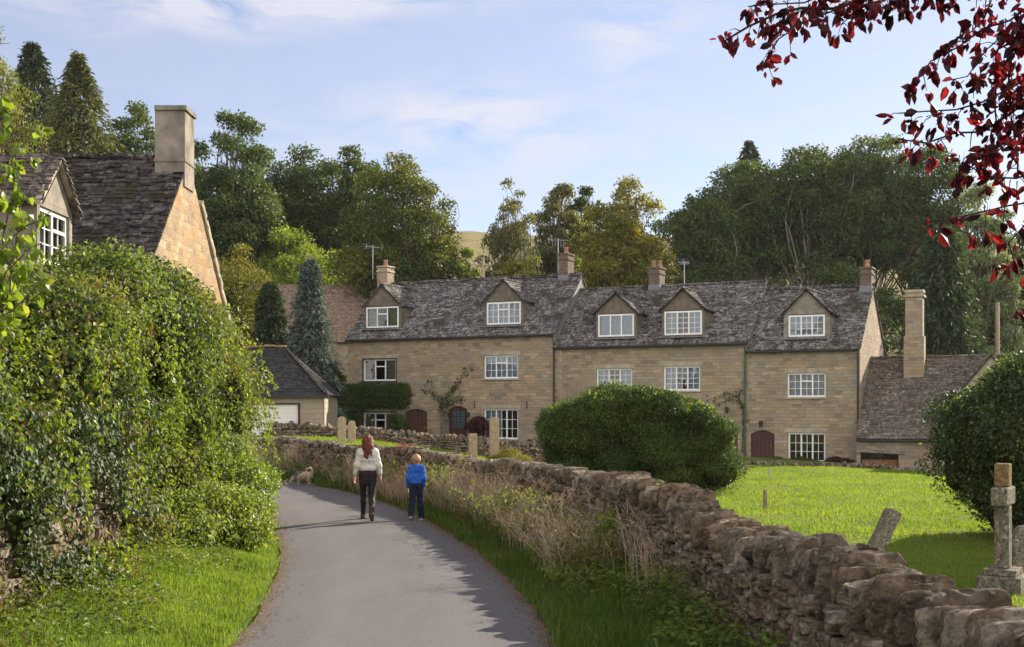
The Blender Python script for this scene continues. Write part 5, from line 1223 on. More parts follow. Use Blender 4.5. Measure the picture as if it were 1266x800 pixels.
# clipped yew
rg = np.random.default_rng(230); B = []
cx0, cy0 = 3.35, 32.2
for i in range(150):
    a = rg.uniform(-1, 1); b = rg.uniform(-1, 1); z = rg.uniform(.0, 1.0)
    tz = np.interp(a, [-1, -.75, -.3, .2, .55, .85, 1], [2.05, 2.45, 2.72, 2.62, 2.35, 2.1, 1.8]); r = rg.uniform(.42, .62)
    B.append((cx0 + a * (2.62 - r), cy0 + b * (1.25 - r * .5), max(.25, z ** .85 * (tz + .12 - r * .8)), r, r, r * .85))
bush('clipped_yew', 'large clipped dark green yew, rounded like a loaf, in front of the middle cottage', B,
     [('lf_yew', 120000, .075, .032, dict(lo=.82, hi=1.12, rand=.75, droop=-.25, cull=.78, fill=True)), ('lf_lime', 7000, .085, .028, dict(lo=1.02, hi=1.24, rand=.9, droop=-.7, cull=.98, sel=lambda x, y, z: z > 1.2, name='bright_shoots'))], 'yew', stems=20, seed=231, core_r=.85)  # lime shoots high up also paint in the sunlit top
B = [(P(630, 562, 39).x, 39, gz(0, 39) + .35, .55, .5, .42), (P(618, 562, 39).x, 39.1, gz(0, 39) + .25, .45, .5, .35), (P(644, 562, 39).x, 38.9, gz(0, 39) + .25, .40, .5, .33)]
bush('clipped_shrub', 'small dome-shaped golden green shrub beside the tall square gravestone', B, [('lf_gold', 9000, .06, .02, dict(lo=.8, hi=1.06, droop=-.2))], 'shrub', stems=6, seed=232)
# holly at the right
rg = np.random.default_rng(240); B = []
for i in range(110):
    d = unit(rg.normal(size=3)); rr = rg.uniform(.3, 1) ** .5; r = rg.uniform(.45, .7)
    zz = 1.6 + d[2] * rr * 1.5; wv = 1.95 * (1 - .12 * max(0, d[2] * rr))
    B.append((9.5 + d[0] * rr * wv, 20.4 + d[1] * rr * 1.7, min(zz, 3.25 - r * .6), r, r, r * .85))
for (x, y, z) in [(7.85, 20, .75), (8.05, 19.9, .5), (8.4, 20, .55), (8.9, 19.8, .6), (7.8, 20.3, 1.4), (9.8, 19.8, .6)]: B.append((x, y, z, .42, .4, .32))
bush('holly_bush', 'large dark glossy evergreen bush at the right edge, behind the stone cross', B,
     [('lf_holly', 110000, .062, .038, dict(lo=.75, hi=1.14, rand=.7, droop=.1, cull=.7, fill=True)), ('lf_lime', 5000, .065, .035, dict(lo=1.04, hi=1.26, rand=.9, name='bright_shoots')), ('lf_hedge', 16000, .062, .038, dict(lo=1.0, hi=1.18, rand=.9))], 'bush', stems=24, seed=241, core_r=.78)

# plants on and at the cottage walls
def row_pt(px, py, d): s = row_s(px, d); x, y = rowxy(s, d); return np.array((x, y, row_z(px, py, d)))
B = []
rg = np.random.default_rng(250)
for px in np.arange(426, 505, 5.0):
    for py in (481, 489, 498) + ((508, 520, 532) if px < 445 else ()): p = row_pt(px + rg.normal() * 1.5, py, -.22); B.append((*p, .33, .26, .28))
for px, py in ((492, 518), (498, 526), (488, 530), (496, 520)): p = row_pt(px, py, -.3); B.append((*p, .26, .26, .26))
bush('wall_ivy', 'thick dark green ivy band trained across the left cottage between its two lower windows', B, [('lf_yew', 26000, .08, .06, dict(lo=.7, hi=1.1, rand=.7)), ('lf_dark', 6000, .08, .06, dict(lo=.9, hi=1.15))], 'ivy', stems=10, seed=251)
cw = thing('climbing_plant', 'bare-stemmed climber fanning up the left cottage wall beside its glazed door', 'climber', tuple(row_pt(548, 540, -.1)))
wd = MB(); lf = MB(); o = row_pt(548, 540, -.1)
for k, (path, ev) in enumerate([([(546, 538), (546, 505), (548, 492), (562, 478), (577, 458), (584, 452)], .05), ([(550, 538), (550, 500), (543, 490), (530, 484), (524, 480)], .06), ([(552, 538), (553, 500), (560, 492), (572, 490)], .05), ([(545, 538), (544, 498), (536, 478), (532, 466)], .09),
                               ([(548, 538), (549, 500), (556, 484), (566, 472)], .06), ([(549, 520), (552, 498), (566, 496), (571, 492)], .05)]):
    leafy_branch(wd, lf, rg, [row_pt(x, y, -.07) - o for x, y in path], .035, .15, ev, .22, .4, .7, .35, False, False)
wd.build('stems', M['bark_pale'], cw, True); lf.build('foliage', M['lf_dark'], cw)
cw = thing('climbing_plant', 'thin creeper spreading along the middle cottage wall above the clipped yew', 'climber', tuple(row_pt(900, 500, -.1)))
wd = MB(); lf = MB(); o = row_pt(900, 500, -.1)
for path in ([(918, 560), (919, 510), (912, 492), (895, 486), (875, 496)], [(918, 540), (918, 500), (905, 494), (888, 500), (868, 508)], [(919, 510), (914, 488), (920, 478)]):
    leafy_branch(wd, lf, rg, [row_pt(x, y, -.07) - o for x, y in path], .025, .13, .09, .18, .3, .6, .4, False, False)
wd.build('stems', M['bark'], cw, True); lf.build('foliage', M['lf_dark'], cw)
def small_shrub(label, pts, mat, n, leaf, r, name='garden_shrub', seed=0, grp='shrubs against the cottage fronts'):
    B = [(*row_pt(px, py, -.55), r, r * .8, r * .9) for px, py in pts]
    return bush(name, label, B, [(mat, n, leaf, leaf * .6, dict(lo=.4, hi=1.1, rand=.8))], 'shrub', stems=6, seed=seed, group=grp)
small_shrub('dark red shrub between the glazed door and the lower right window of the left cottage', [(583, 528), (592, 522), (598, 530), (589, 536)], 'lf_purple', 5000, .10, .34, seed=260)
small_shrub('low dark shrub under the lower window of the right-hand cottage', [(982, 572), (990, 571), (998, 574), (1006, 575)], 'lf_dark', 4000, .09, .26, seed=261)
small_shrub('low red-brown plant right of the lower window of the right-hand cottage', [(1026, 573), (1034, 571), (1044, 573), (1052, 575)], 'lf_purple', 3500, .09, .24, seed=262)
small_shrub('small dark shrub between the maroon door and lower window of the right-hand cottage', [(960, 571), (966, 572)], 'lf_dark', 2000, .08, .22, seed=263)
small_shrub('small red shrub at the foot of the left cottage near the clipped yew', [(655, 549), (662, 551)], 'lf_purple', 1500, .08, .22, seed=264)
q = P(500, 552, 44); B = [(q.x + dx, q.y, q.z - .06 + dz, .16, .16, .1) for dx, dz in ((-.2, 0), (0, .05), (.2, 0))]
bush('red_flowers', 'clump of bright red flowers on the grass behind the wall, between woman and boy', B, [('lf_redflower', 900, .07, .06, dict(lo=.3, hi=1.1)), ('lf_dark', 300, .08, .04, dict(name='leaves'))], 'flowers', stems=4, seed=265)

# ------------------------------------------------------------------ grass
def grass(name, mat, label, x0, x1, y0, y1, dens, h, w_, keep, lean=.35, seed=0, cat='grass', lump=.5):
    rg = np.random.default_rng(seed); N = int(abs((x1 - x0) * (y1 - y0)) * dens)
    x = rg.uniform(x0, x1, N); y = rg.uniform(y0, y1, N); k = keep(x, y, rg.random(N)); x, y = x[k], y[k]; n = len(x); z = gza(x, y) - .01
    hh = h * rg.uniform(.45, 1.25, n) * (1 + lump * noise2(x, y, 2.6, seed)) ; ww = w_ * rg.uniform(.7, 1.3, n); a = rg.uniform(0, 6.28, n); b = rg.uniform(0, 6.28, n); ln = lean * rg.uniform(.2, 1.3, n) * hh
    dx, dy = np.cos(a) * ww / 2, np.sin(a) * ww / 2; lx_, ly_ = np.cos(b) * ln, np.sin(b) * ln
    V = np.stack([np.c_[x - dx, y - dy, z], np.c_[x + dx, y + dy, z], np.c_[x + dx * .7 + lx_ * .35, y + dy * .7 + ly_ * .35, z + hh * .6], np.c_[x + lx_, y + ly_, z + hh], np.c_[x - dx * .7 + lx_ * .35, y - dy * .7 + ly_ * .35, z + hh * .6]], 1)
    m = MB(); T_ = np.array([(0, 1, 2, 4)]); T3 = np.array([(4, 2, 3)]); idx = (np.arange(n) * 5)[:, None, None]
    m.add(V.reshape(-1, 3), (T_[None] + idx).reshape(-1, 4)); m.f.append((T3[None] + idx).reshape(-1, 3).astype(np.int32))
    o = m.build(name, M[mat], None); return tag(o, label, cat, None, 'stuff')
def road_side(x, y): d, s, _ = poly_dist(ROAD, x, y); return d * s
def wall_side(x, y): d, s, _ = poly_dist(WALL, x, y); return d * s
ed = lambda x, y: .07 * noise2(x, y, 5, 77) + .04 * noise2(x, y, 14, 78)
grass('verge_grass', 'grass_lit', 'short bright sunlit grass on the left verge', -5.2, -2.3, 8.5, 22, 2600, .075, .009, lambda x, y, r: (lambda s: (s < -1.46 + ed(x, y)) & (r < .25 + .75 * (s < -1.6)))(road_side(x, y)), seed=301)
grass('verge_grass', 'grass_rough', 'lush darker grass on the verge between lane and dry stone wall', -1, 2.6, 7, 20, 2300, .13, .011, lambda x, y, r: (lambda s, w: (s > 1.44 + ed(x, y)) & (w < -.15) & (r < .3 + .7 * (s > 1.6)))(road_side(x, y), wall_side(x, y)), seed=302)
grass('verge_grass', 'grass_rough', 'rough verge grass along the far bend beside the woman and dog', -12, 2, 19, 45, 700, .20, .02, lambda x, y, r: (lambda s, w: (s > 1.45 + ed(x, y)) & (w < -.15) & (s < 5) & (np.hypot(x + 6.0, y - 34.7) > .55))(road_side(x, y), wall_side(x, y)), seed=303)
grass('meadow_grass', 'grass_field', 'bright sunlit meadow grass close behind the wall', 2.2, 9.5, 8.5, 20, 900, .055, .011, lambda x, y, r: (wall_side(x, y) > .3) & (x < y * .46 + .5), seed=304)
grass('meadow_grass', 'grass_field', 'bright sunlit meadow grass sloping up to the terrace', -2, 20, 20, 50, 360, .065, .02, lambda x, y, r: (wall_side(x, y) > .3) & (x < y * .46 + .5) & (r < 1.25 - y / 60) & (x > .2 * (y - 30)), seed=305)
grass('churchyard_grass', 'grass_field', 'rough grass round the gravestones', -14, 5, 26, 50, 160, .12, .03, lambda x, y, r: (wall_side(x, y) > .3) & (x < .2 * (y - 20)), seed=306)
# nettles and other ground cover at the foot of the near wall
rg = np.random.default_rng(310); N = 16000; x = rg.uniform(-.2, 2.3, N); y = rg.uniform(8, 18.5, N); w_s = wall_side(x, y); k = (w_s < -.2) & (w_s > -1.15 - .5 * noise2(x, y, 1.5, 9)) & (noise2(x, y, 2.2, 10) > -.35); x, y = x[k], y[k]; n = len(x)
hgt = rg.uniform(.03, .34, n) * np.clip(1.0 + .6 * noise2(x, y, 2.0, 12), .3, 2); m = MB(); leaves(m, np.c_[x, y, gza(x, y) + hgt], unit(np.c_[rg.normal(size=n) * .5, rg.normal(size=n) * .5 - .2, np.ones(n)]), rg.normal(size=(n, 3)) * (1, 1, .3) + (0, 0, -.3), rg.uniform(.04, .085, n), rg.uniform(.02, .045, n), .2)
o = m.build('ground_cover', M['lf_hedge'], None); tag(o, 'nettles and low leafy weeds at the foot of the near wall', 'weeds', None, 'stuff')
rg = np.random.default_rng(311); N = 9000; x = rg.uniform(-5.2, -3.2, N); y = rg.uniform(9, 19, N); s_ = road_side(x, y); k = (s_ < -2.3 - .6 * noise2(x, y, 1.3, 19)) ; x, y = x[k], y[k]; n = len(x)
m = MB(); leaves(m, np.c_[x, y, gza(x, y) + rg.uniform(.03, .3, n) * np.clip((-road_side(x, y) - 2.0), .2, 1.3)], unit(np.c_[rg.normal(size=n) * .5 + .3, rg.normal(size=n) * .5, np.ones(n)]), rg.normal(size=(n, 3)) * (1, 1, .3), rg.uniform(.04, .08, n), rg.uniform(.025, .05, n), .2)
o = m.build('ground_cover', M['lf_hedge'], None); tag(o, 'low leafy weeds along the foot of the left hedge', 'weeds', None, 'stuff')

# dead flower stalks leaning along the wall
def stalks(label, N, y0, y1, d0, d1, h0, h1, seed, lean, r=.0035, twigs=6, seeds=4, mat='straw'):
    rg = np.random.default_rng(seed); cum = np.r_[0, np.cumsum(np.linalg.norm(np.diff(WALL, axis=0), axis=1))]; m = MB(); lf = []
    yy = rg.uniform(y0, y1, N * 2); yy = yy[(noise2(yy, yy * .3, 2.4, seed) > -.25)][:N]; N = len(yy); Vs = []; Fs = []; SP = []; 
    xs = np.interp(yy, WALL[:, 1], WALL[:, 0]); 
    for i in range(N):
        off = rg.uniform(d0, d1); y = yy[i]; x = xs[i]; x -= off
        if y > 22: y -= off * .5
        if math.hypot(x + 6.0, y - 34.9) < 1.25 or (-6.9 < x < -5.2 and y < 35.3 and y > 32.8): continue
        z = gz(x, y); H = rg.uniform(h0, h1) * (1 + .35 * math.sin(y * 2.3 + off * 3)); a = rg.uniform(0, 6.28); L = lean * rg.uniform(.1, 1) * H; dx, dy = math.cos(a) * L - .10 * H, math.sin(a) * L
        pts = [np.array((x + dx * t * t, y + dy * t * t, z + H * t * (1 - .12 * t))) for t in (0, .35, .7, 1)]
        m.tube([tuple(p) for p in pts], [r, r * .85, r * .6, r * .4], 3, False)
        for _ in range(twigs):
            t = rg.uniform(.35, 1); p = np.array((x + dx * t * t, y + dy * t * t, z + H * t * (1 - .12 * t))); e = p + np.array((rg.normal() * .09, rg.normal() * .09, rg.uniform(.03, .16))) * H
            m.tube([tuple(p), tuple((p + e) / 2 + (0, 0, .01)), tuple(e)], [r * .5, r * .4, r * .3], 3, False); SP += [e + rg.normal(size=3) * .02 for _ in range(seeds)]
    SP = np.array(SP); n = len(SP); leaves(m, SP, unit(rg.normal(size=(n, 3))), rg.normal(size=(n, 3)), rg.uniform(.012, .032, n), rg.uniform(.006, .014, n), .1, True)
    return tag(m.build('dead_stalks', M[mat], None), label, 'dry weeds', None, 'stuff')
stalks('tangle of pinkish brown dead stalks leaning against the wall between the two bright shoots', 430, 14.8, 21, .2, 1.3, .35, .8, 320, .75, .0036)
stalks('dense band of brown dead stalks lining the wall behind the woman and boy', 1900, 20, 41, .2, 1.0, .35, .85, 321, .5, .0045, 5, 3)
rg = np.random.default_rng(323); N = 26000; y = rg.uniform(14, 42, N); x = np.interp(y, WALL[:, 1], WALL[:, 0]) - rg.uniform(.2, 1.5, N); k = (np.hypot(x + 6.0, y - 34.9) > 1.2) & (noise2(x, y, 1.9, 44) > .05) & (road_side(x, y) > 1.7); x, y = x[k], y[k]; n = len(x); hg = rg.uniform(.05, .75, n) ** 1.3 * (1 + .5 * noise2(x, y, 2.5, 45))
m = MB(); leaves(m, np.c_[x, y, gza(x, y) + hg], unit(rg.normal(size=(n, 3)) + (0, -.2, .5)), rg.normal(size=(n, 3)) + (0, 0, .2), rg.uniform(.04, .09, n) * (1 + (y > 24) * .5), rg.uniform(.02, .05, n), .2)
tag(m.build('green_weeds', M['lf_hedge'], None), 'mixed green weeds growing through the dead stalks along the wall', 'weeds', None, 'stuff')
stalks('sparse dead stems standing by the bend of the near wall', 60, 12.6, 15.5, .25, .7, .45, .8, 322, .2, .006, 3, 2)

def shoot(label, px, py_top, Y, seed, n=9, hgt=None, leaf=.05, mat='lf_lime', spread=.16):
    rg = np.random.default_rng(seed); q = P(px, py_top, Y); z0 = gz(q.x, Y); H = q.z - z0
    t_ = thing('leafy_shoot', label, 'plant', (q.x, Y, z0), 0, 'bright leafy shoots along the wall'); wd = MB(); lf = MB()
    for i in range(n):
        a = rg.uniform(0, 6.28); e = np.array((math.cos(a) * spread * rg.uniform(.3, 1.6), math.sin(a) * spread * rg.uniform(.3, 1.2), H * rg.uniform(.62, 1.0)))
        leafy_branch(wd, lf, rg, [np.array((0, 0, -.05)) + rg.normal(size=3) * (.03, .03, 0), e * (.55, .55, .5), e], .006, leaf, .03, .05, .2, .62, .35, False, False)
    wd.build('stems', M['straw'], t_, True); lf.build('foliage', M[mat], t_)
shoot('tall bright green shoot against the wall right of the dead stalks', 752, 622, 15.0, 330, 12, leaf=.075, spread=.14)
shoot('bright leafy shoot among the dead stalks, left of the tallest one', 668, 660, 16.0, 331, 12, leaf=.065)
shoot('small pale shoot low in the dead stalks near the middle of the verge', 690, 640, 17.5, 332, 12, leaf=.06, spread=.35)
shoot('feathery yellow-green weed rising from the middle of the dead stalks', 712, 655, 15.6, 340, 14, leaf=.05, spread=.35)
shoot('low leafy weed at the foot of the dead stalks nearest the lane', 700, 690, 14.6, 341, 14, leaf=.055, spread=.4)
shoot('pale weed between the dead stalks and the wall top, left of centre', 650, 628, 18.6, 342, 14, leaf=.05, spread=.35)
shoot('slender yellow-green weed left of the yew, in front of the wall', 598, 592, 22.3, 343, 12, leaf=.055, spread=.3)
shoot('little green sprig left of the dead stalks beside the lane', 625, 614, 20.5, 333, 9, leaf=.065)
shoot('leafy sprig growing out of the wall top at its bend', 838, 598, 14.1, 334, 12, leaf=.06, spread=.16)
shoot('tall yellow-green weed just right of the boy', 542, 566, 25.4, 335, 14, leaf=.06, spread=.35)
shoot('yellow-green weed behind the boy by the wall', 556, 574, 25.0, 336, 12, leaf=.06, spread=.3)
shoot('yellow-green weed standing behind the woman by the wall', 478, 566, 29.5, 337, 10, leaf=.07, spread=.3)

# leaf litter and grit gathered along the lane's edges
rg = np.random.default_rng(350); N = 9000; t_ = rg.uniform(6, 44, N); sd_ = np.where(rg.random(N) < .6, 1, -1); x = np.interp(t_, rp[:, 1], rp[:, 0]) ; off = 1.5 - np.abs(rg.normal(size=N)) * .13
dxy = np.stack([np.interp(t_, rp[:, 1], nr[:, 0]), np.interp(t_, rp[:, 1], nr[:, 1])], -1); x = x + dxy[:, 0] * off * sd_; y = t_ + dxy[:, 1] * off * sd_
m = MB(); leaves(m, np.c_[x, y, np.full(N, .030)], unit(np.c_[rg.normal(size=N) * .3, rg.normal(size=N) * .3, np.ones(N)]), rg.normal(size=(N, 3)) * (1, 1, .1), rg.uniform(.012, .04, N), rg.uniform(.008, .022, N), .3, True)
o = m.build('leaf_litter', M['lf_brown'], None); tag(o, 'fallen leaves and grit along the edges of the lane', 'litter', None, 'stuff')

hz = tag(MB().box((-440, -70, -2.5), (440, 620, 90)).build('haze', None), None, None, None, 'stuff')
t = NT('thin_haze'); v_ = t.n('ShaderNodeVolumePrincipled', {'Color': (.92, .95, 1.0, 1), 'Density': .00010, 'Anisotropy': .3}); t.t.links.new(v_.outputs[0], t.out.inputs['Volume']); hz.data.materials.append(t.m)
# ------------------------------------------------------------------ people and dog: one smooth surface each, grown from a signed distance field
M['skin'] = m_plain('skin', (.50,.30,.22), .55, .35, .06, 8, bump=.05)
M['hair_auburn'] = m_plain('auburn_hair', (.13,.032,.016), .6, .3, .4, 14, bump=.5)
M['hair_blond'] = m_plain('sandy_hair', (.36,.21,.11), .55, .4, .3, 14, bump=.5)
M['leggings'] = m_plain('black_leggings', (.016,.015,.018), .7, .3, .1, 8)
M['skirt'] = m_plain('dark_skirt', (.030,.020,.026), .8, .2, .15, 8)
M['boots'] = m_plain('brown_boots', (.045,.025,.018), .5, .4, .2, 8)
M['jeans'] = m_plain('navy_trousers', (.015,.020,.045), .85, .15, .2, 9)
M['blue_top'] = m_plain('blue_sweatshirt', (.025,.11,.45), .85, .15, .15, 7)
M['shoe'] = m_plain('dark_shoe', (.03,.03,.035), .6, .3, .1, 8)
M['sole'] = m_plain('pale_sole', (.55,.52,.48), .7, .2, .1, 8)
M['eye'] = m_plain('eye', (.10,.07,.05), .2, .6, .1, 8)
M['fur'] = m_plain('cream_fur', (.42,.34,.25), .9, .15, .3, 18, bump=.6)
M['fur_grey'] = m_plain('grey_fur', (.10,.09,.085), .9, .15, .3, 18, bump=.6)
t = NT('patterned_knit'); o = t.objco(); sp3 = t.n('ShaderNodeSeparateXYZ', {0: o})
band = t.ramp(sp3.outputs[2], [(.0, 0), (1.09, 0), (1.1, 0)])
zz = sp3.outputs[2]
def inband(lo, hi): return t.math('MULTIPLY', t.math('GREATER_THAN', zz, lo), t.math('LESS_THAN', zz, hi))
bm_ = t.math('ADD', inband(1.13, 1.19), inband(1.22, 1.285), clamp=True)
marks = t.math('GREATER_THAN', t.noise(1, t.n('ShaderNodeVectorMath', {0: o, 1: (34, 0, 26)}, operation='MULTIPLY').outputs[0], 1), .49)
side = t.math('LESS_THAN', t.math('ABSOLUTE', sp3.outputs[0]), .125)
c = t.mix(t.math('MULTIPLY', t.math('MULTIPLY', t.math('MULTIPLY', bm_, marks), side), .75), (.62,.58,.52), (.16,.17,.19))
M['knit'] = t.done(t.pbr(c, .95, t.bump(t.noise(60, o, 3), .5, .006), .1))

def hand(wrist, d, out, s=1.0, curl=.35):
    """palm, four fingers of different lengths and a thumb leaving the side of the palm; d down the hand, out = thumb side"""
    w0 = np.array(wrist, float); d = np.array(d, float); d /= np.linalg.norm(d); o = np.array(out, float); o -= d * (o @ d); o /= np.linalg.norm(o); pn = np.cross(d, o); r = []
    r.append((w0, w0 + d * .045 * s, .022 * s, .026 * s, .02)); r.append((w0 + d * .03 * s + o * .022 * s, w0 + d * .085 * s + o * .026 * s, .017 * s, .015 * s, .02)); r.append((w0 + d * .03 * s - o * .02 * s, w0 + d * .08 * s - o * .026 * s, .017 * s, .014 * s, .02))
    for i, L in enumerate((.066, .075, .070, .055)):
        b = w0 + d * .082 * s + o * (.030 - .020 * i) * s; e1 = b + (d + pn * curl * .3) * L * .5 * s; e2 = e1 + (d * .9 + pn * curl) * L * .5 * s
        r += [(b, e1, .0095 * s, .009 * s, .006), (e1, e2, .009 * s, .0075 * s, .006)]
    b = w0 + d * .025 * s + o * .025 * s; e1 = b + (d * .75 + o * .55 + pn * .2) * .035 * s; r += [(b, e1, .012 * s, .011 * s, .008), (e1, e1 + (d + o * .15 + pn * .3) * .03 * s, .0105 * s, .008 * s, .006)]
    return r
def head(c, s=1.0, yaw=0.0):
    """skull, jaw, nose, ears and lips; the face looks along +y turned by yaw"""
    c = np.array(c, float); f = np.array((math.sin(yaw), math.cos(yaw), 0)); sd_ = np.array((math.cos(yaw), -math.sin(yaw), 0)); u = np.array((0, 0, 1.0))
    r = [(c + u * .025 * s - f * .02 * s, c + u * .03 * s + f * .022 * s, .088 * s, .082 * s, .03), (c - u * .02 * s + f * .03 * s, c - u * .075 * s + f * .055 * s, .062 * s, .038 * s, .04),
         (c + f * .10 * s + u * .01 * s, c + f * .117 * s - u * .018 * s, .008 * s, .013 * s, .012), (c + f * .098 * s - u * .05 * s - sd_ * .015 * s, c + f * .098 * s - u * .05 * s + sd_ * .015 * s, .007 * s, .007 * s, .006)]
    for q in (-1, 1): r.append((c + sd_ * q * .084 * s - f * .008 * s - u * .018 * s, c + sd_ * q * .088 * s - f * .012 * s + u * .018 * s, .008 * s, .013 * s, .008))
    eyes = [c + f * .088 * s + u * .012 * s + sd_ * q * .031 * s for q in (-1, 1)]
    return r, eyes
def human(label, loc, rz, J, R_, hd, hs, yaw, hands, wear, cat='person'):
    root = thing('person', label, cat, loc, rz); b = []
    def cap(a, c, ra, rb, k=.03): b.append((J[a], J[c], ra, rb, k))
    for s in 'lr':
        cap('hip' + s, 'knee' + s, R_['thigh'], R_['knee']); cap('knee' + s, 'calf' + s, R_['knee'] * .95, R_['calf']); cap('calf' + s, 'ank' + s, R_['calf'], R_['ank']); cap('ank' + s, 'heel' + s, R_['ank'], R_['ank'] * .9); cap('heel' + s, 'toe' + s, R_['ank'] * .9, R_['ank'] * .65)
        cap('sho' + s, 'elb' + s, R_['arm'], R_['elb']); cap('elb' + s, 'wri' + s, R_['elb'], R_['wri']); cap('chest', 'sho' + s, R_['chest'] * .72, R_['arm'] * 1.0, .03); cap('pel', 'hip' + s, R_['hip'], R_['thigh'], .02)
    cap('pel', 'waist', R_['hip'], R_['waist'], .03); cap('waist', 'chest', R_['waist'], R_['chest'], .03); cap('chest', 'neck', R_['chest'] * .6, R_['neck'], .04); cap('neck', 'head', R_['neck'], R_['neck'], .03)
    hp, eyes = head(hd, hs, yaw); b += hp
    for (wr, d, o) in hands: b += hand(J[wr], d, o, R_['hand'])
    # the trunk is wider than deep
    flesh('body', b, 'skin', root, .008, .03)
    e = MB()
    for p in eyes:
        n = 8
        for i in range(1): e.tube([tuple(p - np.array((0, .008, 0))), tuple(p), tuple(p + np.array((0, .006, 0)))], [.009 * hs, .010 * hs, .005 * hs], 8)
    e.build('eyes', M['eye'], root, True)
    for (nm, mat, prims, k, disp) in wear: flesh(nm, prims, mat, root, .009, k, disp)
    return root
fold = lambda X, Y, Z: .0035 * np.sin(Z * 42 + 5 * np.sin(X * 14 + 1) + X * 12) * np.sin(X * 16 + Y * 24 + Z * 9) + .002 * np.sin(Z * 80 + 3 * np.sin(X * 30))
# woman walking away, weight on the right leg
v = lambda *a: np.array(a, float)
J = dict(pel=v(0,0,.93), waist=v(0,.01,1.10), chest=v(0,.0,1.27), neck=v(0,.01,1.40), head=v(0,.03,1.50), hipl=v(-.085,0,.90), hipr=v(.085,0,.90),
         kneel=v(-.085,.16,.51), kneer=v(.080,.0,.49), calfl=v(-.09,.19,.37), calfr=v(.085,-.09,.37), ankl=v(-.10,.30,.10), ankr=v(.085,-.26,.17), heell=v(-.10,.27,.045), heelr=v(.085,-.30,.135), toel=v(-.135,.43,.035), toer=v(.095,-.15,.03),
         shol=v(-.155,0,1.345), shor=v(.155,0,1.345), elbl=v(-.215,-.03,1.09), elbr=v(.215,-.02,1.09), wril=v(-.255,.03,.87), wrir=v(.240,.04,.87))
RW = dict(thigh=.083, knee=.054, calf=.055, ank=.036, hip=.080, waist=.070, chest=.072, arm=.040, elb=.036, wri=.025, neck=.048, hand=.95)
hd = v(0, .035, 1.545)
wear = [('leggings', 'leggings', [(J['hip'+s], J['knee'+s], .092, .060) for s in 'lr'] + [(J['knee'+s], J['calf'+s], .059, .060) for s in 'lr'] + [(J['calf'+s], J['ank'+s], .060, .042) for s in 'lr'], .03, None),
        ('skirt', 'skirt', [(v(-.045,0,1.02), v(.045,0,1.02), .092, .092), (v(-.055,0,.92), v(.055,0,.92), .102, .102), (v(-.06,.015,.80), v(.06,.015,.80), .093, .093), (v(-.072,.01,.90), v(-.078,.03,.755), .095, .088), (v(.072,.01,.90), v(.078,.03,.755), .095, .088)], .05, fold),
        ('boot', 'boots', [(J['ankl'] + (0,-.012,.10), J['ankl'], .054, .048), (J['ankl'], J['heell'], .047, .044), (J['heell'], J['toel'], .043, .036)], .03, None),
        ('boot', 'boots', [(J['ankr'] + (0,.01,.10), J['ankr'], .054, .048), (J['ankr'], J['heelr'], .047, .044), (J['heelr'], J['toer'], .043, .034)], .03, None),
        ('sweater', 'knit', [(v(-.06,0,1.03), v(.06,0,1.03), .104, .104), (v(-.07,0,1.16), v(.07,0,1.16), .105, .105), (v(-.085,0,1.28), v(.085,0,1.28), .108, .108), (v(-.10,0,1.35), v(.10,0,1.35), .075, .075), (v(0,0,1.37), v(0,.01,1.41), .08, .062)]
            + [(J['sho'+s], J['elb'+s], .060, .052) for s in 'lr'] + [(J['elb'+s], J['elb'+s] * .28 + J['wri'+s] * .72, .052, .047) for s in 'lr'], .05, fold),
        ('hair', 'hair_auburn', [(hd + (0,-.03,.035), hd + (0,.01,.045), .098, .092), (hd + (0,-.055,0), hd + (.0,-.085,-.13), .095, .085), (hd + (-.03,-.075,-.10), hd + (-.045,-.115,-.28), .075, .040), (hd + (.035,-.075,-.10), hd + (.06,-.11,-.26), .075, .040), (hd + (-.06,-.01,0), hd + (-.075,-.02,-.12), .05, .035), (hd + (.06,-.01,0), hd + (.075,-.02,-.12), .05, .035), (hd + (0,-.08,-.13), hd + (0,-.125,-.32), .065, .03)],
            .03, lambda X, Y, Z: .006 * np.sin(X * 90 + 3 * np.sin(Z * 18)))]
wx = P(455, 645, 23.5).x
human('woman with long auburn hair in a cream patterned sweater, dark skirt and leggings walking away', (wx, 23.45, gz(wx, 23.45) + .058), R(4), J, RW, hd, 1.0, .25, [('wril', (-.05,.12,-1), (.3,1,0)), ('wrir', (.05,.12,-1), (-.3,1,0))], wear)
# boy
K = .775
J2 = dict(pel=v(0,0,.70), waist=v(0,0,.84), chest=v(0,0,.985), neck=v(0,.0,1.075), head=v(0,.01,1.14), hipl=v(-.062,0,.68), hipr=v(.062,0,.68),
          kneel=v(-.075,-.01,.38), kneer=v(.075,.05,.385), calfl=v(-.08,-.07,.28), calfr=v(.085,.03,.28), ankl=v(-.085,-.14,.13), ankr=v(.095,.06,.075), heell=v(-.085,-.17,.095), heelr=v(.095,.03,.035), toel=v(-.10,-.05,.035), toer=v(.12,.19,.03),
          shol=v(-.125,0,1.03), shor=v(.125,0,1.03), elbl=v(-.155,-.03,.83), elbr=v(.158,-.05,.83), wril=v(-.16,.04,.655), wrir=v(.150,.05,.67))
RB = dict(thigh=.062, knee=.044, calf=.042, ank=.030, hip=.060, waist=.056, chest=.058, arm=.034, elb=.029, wri=.021, neck=.040, hand=.75)
hd2 = v(0, .018, 1.175)
